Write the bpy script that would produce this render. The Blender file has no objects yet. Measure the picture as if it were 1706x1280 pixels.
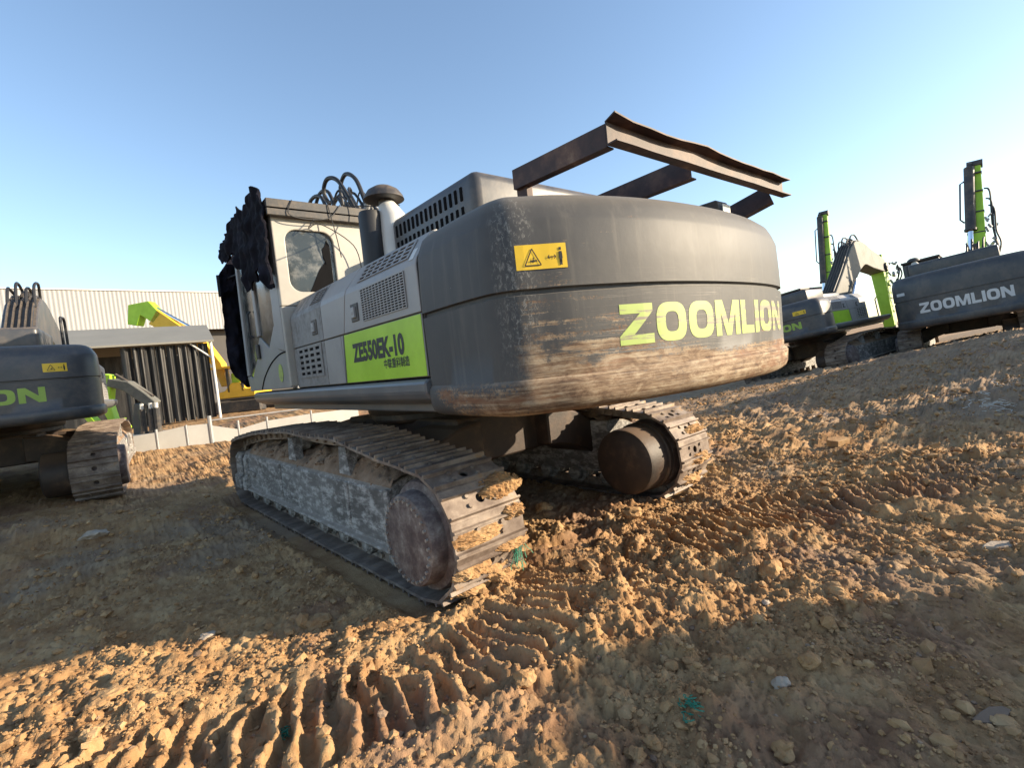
import bpy, bmesh, math, random
import numpy as np
from mathutils import Vector, Matrix
random.seed(7)
rng = np.random.default_rng(11)
R = math.radians
sc = bpy.context.scene
col = sc.collection

# ------------------------------------------------------------------ camera
CAM = Vector((-3.212, -5.408, 1.62))
RIGHT = Vector((0.76509, -0.63508, -0.10640)); DOWN = Vector((-0.11112, 0.03254, -0.99327)); FWD = Vector((0.63427, 0.77176, -0.04567))
cd = bpy.data.cameras.new('camera'); cam = bpy.data.objects.new('camera', cd); col.objects.link(cam)
cam.matrix_world = Matrix(((RIGHT.x, -DOWN.x, -FWD.x, CAM.x), (RIGHT.y, -DOWN.y, -FWD.y, CAM.y), (RIGHT.z, -DOWN.z, -FWD.z, CAM.z), (0, 0, 0, 1)))
cd.sensor_width = 36; cd.lens = 830 / 1706 * 36; cd.clip_end = 3000; cd.clip_start = 0.05
sc.camera = cam

# ------------------------------------------------------------------ light
SUN_EL = R(18); SUN_AZ = math.atan2(0.755, -0.655)            # azimuth measured from +Y towards +X
world = bpy.data.worlds.new('World'); sc.world = world; world.use_nodes = True
wn = world.node_tree; wn.nodes.clear()
sky = wn.nodes.new('ShaderNodeTexSky'); sky.sky_type = 'NISHITA'; sky.sun_disc = False
sky.sun_elevation = SUN_EL; sky.sun_rotation = SUN_AZ; sky.altitude = 50; sky.air_density = 1.0; sky.dust_density = 0.5; sky.ozone_density = 1.4
bg = wn.nodes.new('ShaderNodeBackground'); bg.inputs['Strength'].default_value = 0.128
wo = wn.nodes.new('ShaderNodeOutputWorld')
wn.links.new(sky.outputs[0], bg.inputs[0]); wn.links.new(bg.outputs[0], wo.inputs[0])
sl = bpy.data.lights.new('sun', 'SUN'); sl.energy = 5.0; sl.angle = R(0.55); sl.color = (1.0, 0.83, 0.60)
so = bpy.data.objects.new('sun', sl); col.objects.link(so)
SDIR = Vector((math.sin(SUN_AZ) * math.cos(SUN_EL), math.cos(SUN_AZ) * math.cos(SUN_EL), math.sin(SUN_EL)))
so.location = SDIR * 40; so.rotation_euler = SDIR.to_track_quat('Z', 'Y').to_euler()
sc.view_settings.view_transform = 'Standard'; sc.view_settings.look = 'None'
sc.view_settings.exposure = 1.18; sc.view_settings.gamma = 1.0; sc.view_settings.use_curve_mapping = False

# ------------------------------------------------------------------ helpers: picture ray -> place
def pix(u, v, depth):
    return CAM + (RIGHT * ((u - 853) / 830) + DOWN * ((v - 640) / 830) + FWD) * depth
def pixz(u, v, z):
    d = RIGHT * ((u - 853) / 830) + DOWN * ((v - 640) / 830) + FWD
    return CAM + d * ((z - CAM.z) / d.z)

# ------------------------------------------------------------------ materials
MATS = {}
class NT:
    def __init__(s, name):
        s.m = bpy.data.materials.new(name); s.m.use_nodes = True; s.t = s.m.node_tree; s.n = s.t.nodes
        s.bsdf = s.n['Principled BSDF']; MATS[name] = s.m
    def new(s, t, **k):
        n = s.n.new(t)
        for a, b in k.items(): setattr(n, a, b)
        return n
    def put(s, sock, v):
        if hasattr(v, 'links') or isinstance(v, bpy.types.NodeSocket): s.t.links.new(v, sock)
        else: sock.default_value = v
    def coord(s, scale=(1, 1, 1), kind='Object', rot=(0, 0, 0)):
        c = s.new('ShaderNodeTexCoord'); mp = s.new('ShaderNodeMapping')
        mp.inputs['Scale'].default_value = scale; mp.inputs['Rotation'].default_value = rot
        s.t.links.new(c.outputs[kind], mp.inputs['Vector']); return mp.outputs[0]
    def noise(s, vec, scale, detail=5, rough=.6, dist=0):
        n = s.new('ShaderNodeTexNoise'); n.inputs['Scale'].default_value = scale; n.inputs['Detail'].default_value = detail
        n.inputs['Roughness'].default_value = rough; n.inputs['Distortion'].default_value = dist
        s.t.links.new(vec, n.inputs['Vector']); return n.outputs['Fac']
    def ramp(s, fac, stops):
        r = s.new('ShaderNodeValToRGB'); e = r.color_ramp.elements
        while len(e) < len(stops): e.new(0.5)
        for i, (p, c) in enumerate(stops):
            e[i].position = p; e[i].color = c if len(c) == 4 else (*c, 1)
        s.t.links.new(fac, r.inputs[0]); return r.outputs[0]
    def step(s, fac, a, b):
        m = s.new('ShaderNodeMapRange'); m.interpolation_type = 'SMOOTHSTEP'
        m.inputs[1].default_value = a; m.inputs[2].default_value = b
        s.put(m.inputs[0], fac); return m.outputs[0]
    def math(s, op, a, b=0.0):
        m = s.new('ShaderNodeMath', operation=op); s.put(m.inputs[0], a); s.put(m.inputs[1], b); return m.outputs[0]
    def mix(s, fac, a, b):
        m = s.new('ShaderNodeMix', data_type='RGBA'); s.put(m.inputs[0], fac)
        s.put(m.inputs[6], a if not isinstance(a, tuple) else (*a[:3], 1)); s.put(m.inputs[7], b if not isinstance(b, tuple) else (*b[:3], 1))
        return m.outputs[2]
    def sep(s, vec):
        x = s.new('ShaderNodeSeparateXYZ'); s.t.links.new(vec, x.inputs[0]); return x.outputs
    def up(s):
        g = s.new('ShaderNodeNewGeometry'); return s.sep(g.outputs['Normal'])[2]
    def bump(s, h, strength=.3, dist=.01):
        b = s.new('ShaderNodeBump'); b.inputs['Strength'].default_value = strength; b.inputs['Distance'].default_value = dist
        s.put(b.inputs['Height'], h); s.t.links.new(b.outputs[0], s.bsdf.inputs['Normal'])
    def col(s, c): s.put(s.bsdf.inputs['Base Color'], c if not isinstance(c, tuple) else (*c[:3], 1))
    def set(s, rough=None, metal=None, spec=None, coat=None):
        if rough is not None: s.put(s.bsdf.inputs['Roughness'], rough)
        if metal is not None: s.put(s.bsdf.inputs['Metallic'], metal)
        if spec is not None: s.bsdf.inputs['Specular IOR Level'].default_value = spec
        if coat is not None: s.bsdf.inputs['Coat Weight'].default_value = coat; s.bsdf.inputs['Coat Roughness'].default_value = .25

DUST = (0.30, 0.22, 0.14)
def paint(name, base, rough=.45, dust=.35, dustcol=DUST, scale=3.0, upw=.6, scratch=.25, scrcol=(.45, .43, .4)):
    n = NT(name); v = n.coord()
    a = n.noise(v, scale, 6, .65); b = n.noise(v, scale * 7, 4, .6)
    d = n.math('MULTIPLY', n.step(n.math('ADD', a, n.math('MULTIPLY', b, .35)), .55, .95), dust)
    up = n.math('MULTIPLY', n.step(n.up(), .3, 1.0), upw)
    up = n.math('MULTIPLY', up, n.step(b, .2, .7))
    d = n.math('MAXIMUM', d, up)
    c = n.mix(n.step(a, .3, .8), tuple(x * .82 for x in base), tuple(min(1, x * 1.12) for x in base))
    c = n.mix(d, c, dustcol)
    if scratch:
        sv = n.coord((1, 1, 9)); s_ = n.noise(sv, 6, 8, .72, .6)
        c = n.mix(n.math('MULTIPLY', n.step(s_, .66, .72), scratch), c, scrcol)
    n.col(c); n.set(rough=n.math('ADD', n.math('MULTIPLY', d, .4), rough)); n.bump(b, .06, .01)
    return n
def plain(name, c, rough=.6, metal=0, vary=.2, scale=8, spec=None):
    n = NT(name); v = n.coord(); a = n.noise(v, scale, 5, .6)
    n.col(n.mix(a, tuple(x * (1 - vary) for x in c), tuple(min(1, x * (1 + vary)) for x in c))); n.set(rough, metal, spec); n.bump(a, .1, .01)
    return n

paint('body_grey', (0.29, 0.285, 0.285), .42, .25, (0.28, 0.24, 0.19), 2.2, .35, .12)
paint('sooty_grey', (0.25, 0.245, 0.24), .5, .85, (0.075, 0.06, 0.05), 2.6, .3, .1)
paint('cab_cream', (0.37, 0.355, 0.32), .45, .35, (0.30, 0.24, 0.17), 2.6, .4, .1)
paint('charcoal', (0.055, 0.058, 0.066), .38, .22, DUST, 2.5, .45, .2)
paint('deck_grey', (0.12, 0.13, 0.145), .36, .2, DUST, 2.0, .4, .2)
paint('dark_steel', (0.03, 0.03, 0.032), .5, .3, DUST, 3, .5, .1)
paint('lime', (0.36, 0.62, 0.02), .4, .12, DUST, 2.5, .3, .05)
paint('boom_cream', (0.095, 0.096, 0.088), .65, .25, (0.32, 0.29, 0.22), 2.4, .3, .1)
paint('machine_yellow', (0.80, 0.47, 0.02), .4, .15, DUST, 2.5, .3, .05)
paint('white_steel', (0.62, 0.62, 0.60), .4, .2, (.35, .31, .25), 3, .2, .05)
paint('galvanised', (0.32, 0.33, 0.34), .45, .2, DUST, 4, .2, .1)
plain('black_rubber', (0.018, 0.018, 0.020), .55)
plain('black_slot', (0.008, 0.008, 0.009), .9, 0, .3, spec=.06)  # black for the shade inside vents and slots, also seam and silhouette
plain('black_print', (0.012, 0.012, 0.012), .5)
plain('label_yellow', (0.78, 0.50, 0.02), .4, 0, .12)
plain('silver_print', (0.55, 0.55, 0.56), .4, .2, .15)
plain('chrome', (0.75, 0.76, 0.78), .12, 1.0, .05)
plain('lamp_lens', (0.7, 0.68, 0.6), .15, 0, .1)
plain('bolt_steel', (0.42, 0.38, 0.34), .4, .5, .4, 60)
plain('pale_cloth', (0.62, 0.63, 0.60), .8, 0, .12)
plain('green_net', (0.03, 0.20, 0.13), .8, 0, .4)

def mk_cw():
    n = NT('counterweight_paint'); v = n.coord(); x, y, z = n.sep(v)[0:3]
    a = n.noise(v, 1.7, 6, .62); b = n.noise(v, 14, 5, .65); fz = n.noise(v, 55, 4, .7)
    base = n.mix(n.step(a, .3, .75), (0.054, 0.055, 0.058), (0.084, 0.082, 0.080))
    base = n.mix(n.math('MULTIPLY', n.step(n.up(), .25, .95), .55), base, (0.24, 0.21, 0.17))
    drip = n.noise(n.coord((7, 7, .35)), 2.0, 6, .7, .2)
    base = n.mix(n.math('MULTIPLY', n.step(drip, .50, .72), .22), base, (0.21, 0.19, 0.16))
    # long horizontal scrapes, denser towards the bottom and round the rear face
    s1 = n.noise(n.coord((.30, .30, 9)), 2.6, 8, .66, .35); s2 = n.noise(n.coord((.35, .35, 22)), 3.1, 8, .70, .3); s3 = n.noise(n.coord((.6, .6, 60)), 3.0, 6, .7, .2)
    patch = n.noise(n.coord((.9, .9, 2.2)), 2.2, 5, .62, .4)
    low = n.step(z, 2.0, 1.38); rear = n.step(n.math('ADD', y, n.math('MULTIPLY', b, .16)), -3.20, -3.36)
    k = n.math('ADD', n.math('ADD', n.math('MULTIPLY', s1, .40), n.math('MULTIPLY', s2, .30)), n.math('MULTIPLY', patch, .30))
    thr = n.math('ADD', n.math('ADD', k, n.math('MULTIPLY', n.math('SUBTRACT', fz, .5), .22)), n.math('MULTIPLY', low, .25))
    thr = n.math('SUBTRACT', thr, n.math('MULTIPLY', n.step(x, -.9, .3), n.math('MULTIPLY', n.step(z, 1.46, 1.64), .12)))
    thr = n.math('ADD', thr, n.math('MULTIPLY', n.step(x, -.6, -1.3), .045))
    wear = n.math('MULTIPLY', n.step(thr, .585, .67), rear)
    blot = n.noise(n.coord((1.3, 1.3, 3.2)), 2.6, 6, .68, .5)
    wear = n.math('MULTIPLY', wear, n.math('ADD', n.math('MULTIPLY', n.step(n.math('ADD', blot, n.math('MULTIPLY', low, .16)), .46, .58), .8), .2))
    side = n.math('MULTIPLY', n.step(n.math('ADD', n.math('ADD', n.math('MULTIPLY', patch, .6), n.math('MULTIPLY', fz, .4)), n.math('MULTIPLY', n.step(y, -2.5, -3.3), .12)), .50, .62), n.step(z, 1.53, 1.47))
    wear = n.math('MAXIMUM', wear, side)
    m1 = n.math('ADD', n.math('MULTIPLY', n.noise(n.coord((.6, .6, 24)), 3.0, 7, .72, .5), .50), n.math('MULTIPLY', n.noise(n.coord((2.2, 2.2, 5)), 3.5, 8, .75, .6), .50))
    wc = n.ramp(m1, [(.34, (.045, .036, .032)), (.43, (.12, .072, .045)), (.50, (.24, .165, .105)), (.58, (.37, .29, .20)), (.70, (.50, .43, .33))])
    rust = n.mix(b, (0.11, 0.048, 0.028), (0.26, 0.125, 0.062))
    wc = n.mix(n.math('MULTIPLY', n.step(n.math('ADD', n.math('MULTIPLY', patch, .7), n.math('MULTIPLY', s1, .3)), .52, .62), .75), wc, rust)
    wc = n.mix(n.math('MULTIPLY', n.step(s3, .44, .36), .6), wc, (0.06, 0.05, 0.045))
    c = n.mix(n.math('MULTIPLY', wear, n.step(n.math('ADD', fz, n.math('MULTIPLY', wear, .5)), .5, .75)), base, wc)
    # pale scuffs bunched on the near corner
    d = n.math('ADD', n.math('POWER', n.math('MULTIPLY', n.math('ADD', x, 1.45), 8.0), 2.0), n.math('POWER', n.math('MULTIPLY', n.math('ADD', y, 3.38), 8.0), 2.0))
    corner = n.math('MULTIPLY', n.step(d, 1.6, .0), n.step(n.math('ADD', z, n.math('MULTIPLY', patch, .5)), 1.72, 2.1))
    w1 = n.noise(n.coord((9, 9, 5), rot=(.5, .3, .2)), 5, 8, .82, .8)
    c = n.mix(n.math('MULTIPLY', n.math('MULTIPLY', n.step(w1, .50, .66), corner), .75), c, (0.40, 0.38, 0.34))
    w2 = n.noise(n.coord((2.2, 2.2, 1.2), rot=(.9, .2, .1)), 7, 8, .78, 1.2)
    c = n.mix(n.math('MULTIPLY', n.step(w2, .69, .74), .5), c, (0.48, 0.45, 0.40))
    fine = n.math('MULTIPLY', n.step(s3, .56, .62), n.math('MULTIPLY', n.step(n.noise(v, 2.3, 3), .44, .62), n.math('MULTIPLY', rear, n.step(z, 2.2, 1.85))))
    c = n.mix(n.math('MULTIPLY', fine, .45), c, (0.36, 0.33, 0.28))
    n.col(c)
    n.set(rough=n.math('ADD', n.math('MULTIPLY', wear, .25), n.math('ADD', n.math('MULTIPLY', a, .24), .44)), spec=.27)
    h = n.math('ADD', n.math('MULTIPLY', b, .25), n.math('ADD', n.math('MULTIPLY', n.math('MULTIPLY', wear, s3), -.6), n.math('MULTIPLY', a, 1.2)))
    n.bump(h, .22, .012)
mk_cw()
def mk_letter():
    n = NT('lime_letters'); v = n.coord(); s = n.noise(n.coord((.4, .4, 12)), 3, 7, .65, .3); a = n.noise(v, 9, 5, .7)
    worn = n.step(n.math('ADD', n.math('ADD', s, n.math('MULTIPLY', a, .3)), n.math('MULTIPLY', n.step(n.sep(v)[0], 0, 1.1), .10)), .67, .78)
    n.col(n.mix(worn, (0.35, 0.45, 0.11), (0.22, 0.19, 0.14))); n.set(.45)
mk_letter()
paint('clean_lime_letters', (0.30, 0.46, 0.07), .45, .15, DUST, 3, .1, .1)
def mk_rust():
    n = NT('rusty_steel'); v = n.coord(); a = n.noise(v, 5, 7, .65); b = n.noise(v, 40, 4, .6)
    c = n.ramp(a, [(.3, (.022, .012, .011)), (.5, (.050, .024, .020)), (.66, (.12, .062, .04)), (.8, (.26, .17, .11))])
    n.col(c); n.set(.65); n.bump(b, .25, .006)
    n = NT('maroon_steel'); v = n.coord(); a = n.noise(v, 9, 7, .7); b = n.noise(v, 60, 4, .6)
    c = n.ramp(a, [(.30, (.05, .034, .032)), (.46, (.10, .07, .064)), (.58, (.17, .135, .118)), (.70, (.30, .27, .24))])
    n.col(c); n.set(.7); n.bump(b, .4, .006)
    n = NT('undercarriage_steel'); v = n.coord(); a = n.noise(v, 4, 7, .65); b = n.noise(v, 35, 4, .6)
    c = n.ramp(a, [(.3, (.020, .015, .012)), (.55, (.045, .028, .02)), (.75, (.12, .075, .045))])
    c = n.mix(n.math('MULTIPLY', n.step(n.up(), .4, 1), .7), c, (.20, .13, .08))
    n.col(c); n.set(.6); n.bump(b, .3, .006)
    n = NT('track_steel'); v = n.coord(); a = n.noise(v, 6, 6, .65); b = n.noise(v, 45, 4, .65)
    oi = n.new('ShaderNodeObjectInfo')
    vv = n.new('ShaderNodeVectorMath', operation='ADD'); n.t.links.new(v, vv.inputs[0]); n.t.links.new(oi.outputs['Random'], vv.inputs[1])
    a = n.noise(vv.outputs[0], 5, 6, .65)
    c = n.ramp(a, [(.3, (.10, .07, .055)), (.5, (.20, .155, .125)), (.62, (.30, .245, .20)), (.74, (.34, .19, .075))])
    n.col(c); n.set(rough=n.math('ADD', n.math('MULTIPLY', a, .35), .42), metal=.1, spec=.3); n.bump(b, .3, .006)
    n = NT('frame_steel'); v = n.coord(); a = n.noise(n.coord((1, .5, 1)), 3.2, 7, .7); b = n.noise(n.coord((1, .35, 1)), 16, 8, .78); d = n.noise(n.coord((3, 3, 1)), 2, 6, .7)
    c = n.mix(n.step(a, .35, .7), (.09, .082, .076), (.20, .19, .18))
    c = n.mix(n.math('MULTIPLY', n.step(n.math('ADD', b, n.math('MULTIPLY', d, .25)), .57, .76), .85), c, (.47, .45, .425))
    c = n.mix(n.math('MULTIPLY', n.step(n.up(), .3, .8), .85), c, n.mix(b, (.14, .10, .07), (.34, .29, .23)))
    n.col(c); n.set(.7); n.bump(b, .5, .012)
mk_rust()
def mk_ground():
    n = NT('clay_ground'); v = n.coord(); x, y, z = n.sep(v)[0:3]
    a = n.noise(v, .45, 5, .6); b = n.noise(v, 3.2, 8, .68); d = n.noise(v, 34, 6, .72); e = n.noise(v, 150, 3, .7)
    c = n.ramp(b, [(.28, (.225, .118, .055)), (.45, (.345, .200, .093)), (.6, (.445, .283, .140)), (.78, (.51, .36, .20))])
    grey = n.mix(b, (.20, .135, .086), (.37, .275, .19)); red = n.mix(b, (.19, .10, .06), (.32, .19, .125))
    c = n.mix(n.math('MULTIPLY', n.step(a, .50, .62), .75), c, grey)
    c = n.mix(n.math('MULTIPLY', n.step(n.noise(n.coord((1, 1, 1), rot=(0, 0, 1)), .7, 4), .52, .64), .6), c, red)
    # greyer soil towards the right
    c = n.mix(n.math('MULTIPLY', n.step(x, 3.5, 8.0), .5), c, grey)
    c = n.mix(n.math('MULTIPLY', n.step(d, .60, .75), .45), c, (.42, .32, .21))
    c = n.mix(n.math('MULTIPLY', n.step(d, .42, .30), .5), c, (.10, .06, .035))
    n.col(c); n.set(.95, spec=.2)
    h = n.math('ADD', n.math('MULTIPLY', d, .7), n.math('MULTIPLY', e, .25)); n.bump(h, .75, .022)
    n = NT('clod_earth'); v = n.coord(); b = n.noise(v, 5, 6, .65); d = n.noise(v, 60, 6, .72)
    c = n.ramp(b, [(.3, (.245, .132, .062)), (.5, (.38, .227, .108)), (.72, (.48, .325, .175))])
    c = n.mix(n.math('MULTIPLY', n.step(d, .6, .75), .4), c, (.42, .33, .22))
    n.col(c); n.set(.95, spec=.2); n.bump(d, .6, .012)
    n = NT('grey_clod_earth'); v = n.coord(); b = n.noise(v, 5, 6, .65); d = n.noise(v, 60, 6, .72)
    n.col(n.ramp(b, [(.3, (.165, .103, .066)), (.5, (.26, .174, .115)), (.72, (.37, .268, .188))])); n.set(.95, spec=.2); n.bump(d, .6, .012)
    n = NT('pale_stone'); v = n.coord(); b = n.noise(v, 9, 6, .65); n.col(n.ramp(b, [(.3, (.28, .21, .15)), (.7, (.50, .42, .33))])); n.set(.85); n.bump(b, .5, .02)
mk_ground()
def mk_misc():
    n = NT('black_cloth'); v = n.coord(); a = n.noise(v, 4, 5, .6); b = n.noise(v, 30, 4, .6)
    n.col(n.mix(n.step(a, .4, .75), (.006, .006, .010), (.016, .016, .026))); n.set(.9, spec=.10); n.bump(b, .5, .012)
    n = NT('sooty_glass'); v = n.coord(); a = n.noise(v, 6, 6, .65)
    n.col(n.mix(n.step(a, .45, .7), (.03, .036, .036), (.16, .16, .15))); n.set(rough=n.math('ADD', n.math('MULTIPLY', a, .25), .02), spec=.6)
    n.bsdf.inputs['Alpha'].default_value = .9
    n = NT('tinted_glass'); n.col((.02, .028, .03)); n.set(.04, spec=.6)
    n = NT('corrugated_sheet'); v = n.coord(); a = n.noise(v, .3, 5, .6); n.col(n.mix(a, (.235, .24, .245), (.29, .295, .30))); n.set(.5)
    n = NT('dark_cladding'); v = n.coord(); a = n.noise(v, .2, 4); n.col(n.mix(a, (.045, .042, .042), (.07, .065, .062))); n.set(.7)
    n = NT('canopy_sheet'); v = n.coord(); a = n.noise(v, .8, 5, .6); n.col(n.mix(a, (.15, .145, .125), (.23, .22, .19))); n.set(.6)
    n = NT('tarpaulin'); v = n.coord(); a = n.noise(n.coord((2, 2, .25)), 2.2, 6, .65); n.col(n.mix(n.step(a, .4, .75), (.010, .010, .011), (.05, .048, .046))); n.set(.5); n.bump(a, .4, .05)
    n = NT('white_board'); v = n.coord(); a = n.noise(v, 2, 6, .65); n.col(n.mix(a, (.30, .295, .28), (.44, .435, .415))); n.set(.55)
mk_misc()

# ------------------------------------------------------------------ mesh builder
class MB:
    def __init__(s): s.v = []; s.f = []
    def add(s, vs, fs):
        k = len(s.v); s.v += [tuple(p) for p in vs]; s.f += [tuple(i + k for i in f) for f in fs]; return s
    def box(s, x0, x1, y0, y1, z0, z1, M=None):
        vs = [Vector(p) for p in ((x0, y0, z0), (x1, y0, z0), (x1, y1, z0), (x0, y1, z0), (x0, y0, z1), (x1, y0, z1), (x1, y1, z1), (x0, y1, z1))]
        if M is not None: vs = [M @ p for p in vs]
        return s.add(vs, [(3, 2, 1, 0), (4, 5, 6, 7), (0, 1, 5, 4), (1, 2, 6, 5), (2, 3, 7, 6), (3, 0, 4, 7)])
    def prism(s, poly, axis, a, b):
        n = len(poly)
        def P(p, h): return {0: (h, p[0], p[1]), 1: (p[0], h, p[1]), 2: (p[0], p[1], h)}[axis]
        return s.add([P(p, a) for p in poly] + [P(p, b) for p in poly],
                     [tuple(range(n)), tuple(range(2 * n - 1, n - 1, -1))] + [(i, (i + 1) % n, n + (i + 1) % n, n + i) for i in range(n)])
    def cyl(s, p0, p1, r0, r1=None, n=16, caps=True):
        r1 = r0 if r1 is None else r1; p0 = Vector(p0); p1 = Vector(p1); d = (p1 - p0).normalized()
        u = d.orthogonal().normalized(); w = d.cross(u)
        vs = [p0 + (u * math.cos(t) + w * math.sin(t)) * r0 for t in (2 * math.pi * i / n for i in range(n))] + \
             [p1 + (u * math.cos(t) + w * math.sin(t)) * r1 for t in (2 * math.pi * i / n for i in range(n))]
        fs = [(i, (i + 1) % n, n + (i + 1) % n, n + i) for i in range(n)]
        if caps: fs += [tuple(range(n - 1, -1, -1)), tuple(range(n, 2 * n))]
        return s.add(vs, fs)
    def tube(s, pts, r, n=8):
        pts = [Vector(p) for p in pts]; m = len(pts); ring = []; u = None
        for i, p in enumerate(pts):
            d = (pts[min(i + 1, m - 1)] - pts[max(i - 1, 0)]).normalized()
            u = d.orthogonal().normalized() if u is None else (u - d * u.dot(d)).normalized()
            w = d.cross(u); rr = r[i] if isinstance(r, (list, tuple)) else r
            ring += [p + (u * math.cos(2 * math.pi * j / n) + w * math.sin(2 * math.pi * j / n)) * rr for j in range(n)]
        fs = [(i * n + j, i * n + (j + 1) % n, (i + 1) * n + (j + 1) % n, (i + 1) * n + j) for i in range(m - 1) for j in range(n)]
        fs += [tuple(range(n - 1, -1, -1)), tuple(range((m - 1) * n, m * n))]
        return s.add(ring, fs)
    def lathe(s, prof, c, axis=2, n=24):
        vs = []
        for r, h in prof:
            for j in range(n):
                t = 2 * math.pi * j / n; a, b = r * math.cos(t), r * math.sin(t)
                q = {2: (a, b, h), 0: (h, a, b), 1: (a, h, b)}[axis]; vs.append((q[0] + c[0], q[1] + c[1], q[2] + c[2]))
        m = len(prof)
        fs = [(i * n + j, i * n + (j + 1) % n, (i + 1) * n + (j + 1) % n, (i + 1) * n + j) for i in range(m - 1) for j in range(n)]
        fs += [tuple(range(n - 1, -1, -1)), tuple(range((m - 1) * n, m * n))]
        return s.add(vs, fs)
    def strip(s, cl, th, x0, x1):
        """box section along a centre line in the (y, z) plane"""
        up = []; lo = []
        for i, p in enumerate(cl):
            a = Vector(cl[max(i - 1, 0)]); b = Vector(cl[min(i + 1, len(cl) - 1)]); d = (b - a).normalized(); nn = Vector((-d.y, d.x))
            up.append(Vector(p) + nn * th[i] / 2); lo.append(Vector(p) - nn * th[i] / 2)
        return s.ribbon(up, lo, 0, x0, x1)
    def ribbon(s, up, lo, axis, a, b):
        n = len(up); P = (lambda p, h: (h, p[0], p[1])) if axis == 0 else (lambda p, h: (p[0], h, p[1]))
        vs = [P(p, h) for h in (a, b) for q in (up, lo) for p in q]; fs = []
        for i in range(n - 1):
            u0, u1, l0, l1 = i, i + 1, n + i, n + i + 1; m = 2 * n
            fs += [(u0, u1, l1, l0), (m + u1, m + u0, m + l0, m + l1), (u1, u0, m + u0, m + u1), (l0, l1, m + l1, m + l0)]
        fs += [(0, n, 3 * n, 2 * n), (n - 1, 3 * n - 1, 4 * n - 1, 2 * n - 1)]
        return s.add(vs, fs)
    def mesh(s, name, mat, smooth=False, bevel=0, seg=2, angle=35, sub=None):
        me = bpy.data.meshes.new(name); me.from_pydata(s.v, [], s.f)
        bm = bmesh.new(); bm.from_mesh(me); bmesh.ops.recalc_face_normals(bm, faces=bm.faces)
        if bevel:
            es = [e for e in bm.edges if len(e.link_faces) == 2 and e.calc_face_angle(0) > R(30)]
            bmesh.ops.bevel(bm, geom=es, offset=bevel, segments=seg, affect='EDGES', profile=.5, clamp_overlap=True)
        if sub: sub(bm)
        bm.to_mesh(me); bm.free()
        me.materials.append(MATS[mat])
        if smooth:
            me.polygons.foreach_set('use_smooth', [True] * len(me.polygons))
            me.set_sharp_from_angle(angle=R(angle))
        return me
    def build(s, name, mat, parent=None, **k):
        return put(name, s.mesh(name, mat, **k), parent)

def put(name, me, parent=None, M=None):
    o = bpy.data.objects.new(name, me); col.objects.link(o)
    if parent is not None: o.parent = parent
    if M is not None: o.matrix_basis = M
    return o
def tag(o, label, cat, group=None):
    o['label'] = label; o['category'] = cat
    if group: o['group'] = group
    return o
def thing(name, label, cat, M=None, group=None):
    o = bpy.data.objects.new(name, None); o.empty_display_size = .3; col.objects.link(o)
    if M is not None: o.matrix_world = M
    return tag(o, label, cat, group)
def struct(o, kind='structure'): o['kind'] = kind; return o
KIDS = {}
def copy_tree(o, parent=None):
    c = o.copy(); col.objects.link(c); c.parent = parent
    for ch in [q for q in list(o.children)]: copy_tree(ch, c)
    return c
def use_mat(o, mat):
    o.material_slots[0].link = 'OBJECT'; o.material_slots[0].material = MATS[mat]
CACHE = {}
def cached(key, fn):
    if key not in CACHE: CACHE[key] = fn()
    return CACHE[key]

# ------------------------------------------------------------------ numpy noise
def gnoise(x, y, seed=0):
    xi = np.floor(x).astype(np.int64); yi = np.floor(y).astype(np.int64); fx = x - xi; fy = y - yi
    def g(ix, iy, dx, dy):
        h = (ix * 374761393 + iy * 668265263 + seed * 974634777) & 0xFFFFFFFF
        h = ((h ^ (h >> 13)) * 1274126177) & 0xFFFFFFFF; h = h ^ (h >> 16)
        t = (h & 0xFFFF) / 65536.0 * 2 * np.pi
        return np.cos(t) * dx + np.sin(t) * dy
    u = fx * fx * fx * (fx * (fx * 6 - 15) + 10); w = fy * fy * fy * (fy * (fy * 6 - 15) + 10)
    a = g(xi, yi, fx, fy); b = g(xi + 1, yi, fx - 1, fy); c = g(xi, yi + 1, fx, fy - 1); d = g(xi + 1, yi + 1, fx - 1, fy - 1)
    return (a + (b - a) * u) * (1 - w) + (c + (d - c) * u) * w
def fbm(x, y, sc_, oct=4, seed=0, gain=.5):
    t = 0; amp = 1.0
    for k in range(oct):
        t = t + amp * gnoise(x * sc_ + 13.7 * k, y * sc_ - 7.3 * k, seed + k); amp *= gain; sc_ = sc_ * 2.07
    return t
def sst(a, b, x):
    t = np.clip((x - a) / (b - a), 0, 1); return t * t * (3 - 2 * t)

# ------------------------------------------------------------------ ground
TRACKS = [  # worn ruts pressed by crawler shoes: centre line, half width, depth, rib pitch
    ([(-.30, -2.05), (-.52, -2.50), (-.98, -2.90), (-1.55, -3.06), (-2.15, -3.04), (-2.70, -2.90), (-3.25, -2.68), (-3.8, -2.4)], .37, .062, .118),
    ([(.15, -3.05), (.7, -3.20), (1.35, -3.45), (2.1, -3.95), (2.8, -4.7)], .46, .062, .115),
    ([(2.05, -2.25), (2.9, -2.30), (3.7, -2.45)], .30, .08, .16),
    ([(3.0, -2.9), (4.2, -3.0), (5.6, -3.5)], .34, .06, .15),
]
def polydist(px, py, pts):
    best = np.full(px.shape, 9e9); along = np.zeros(px.shape); side = np.zeros(px.shape); L = 0
    for (ax, ay), (bx, by) in zip(pts[:-1], pts[1:]):
        dx, dy = bx - ax, by - ay; l = math.hypot(dx, dy)
        t = np.clip(((px - ax) * dx + (py - ay) * dy) / (l * l), 0, 1); qx = ax + dx * t; qy = ay + dy * t
        d = np.hypot(px - qx, py - qy); m = d < best
        best = np.where(m, d, best); along = np.where(m, L + t * l, along)
        L += l
    return best, along, L
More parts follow.
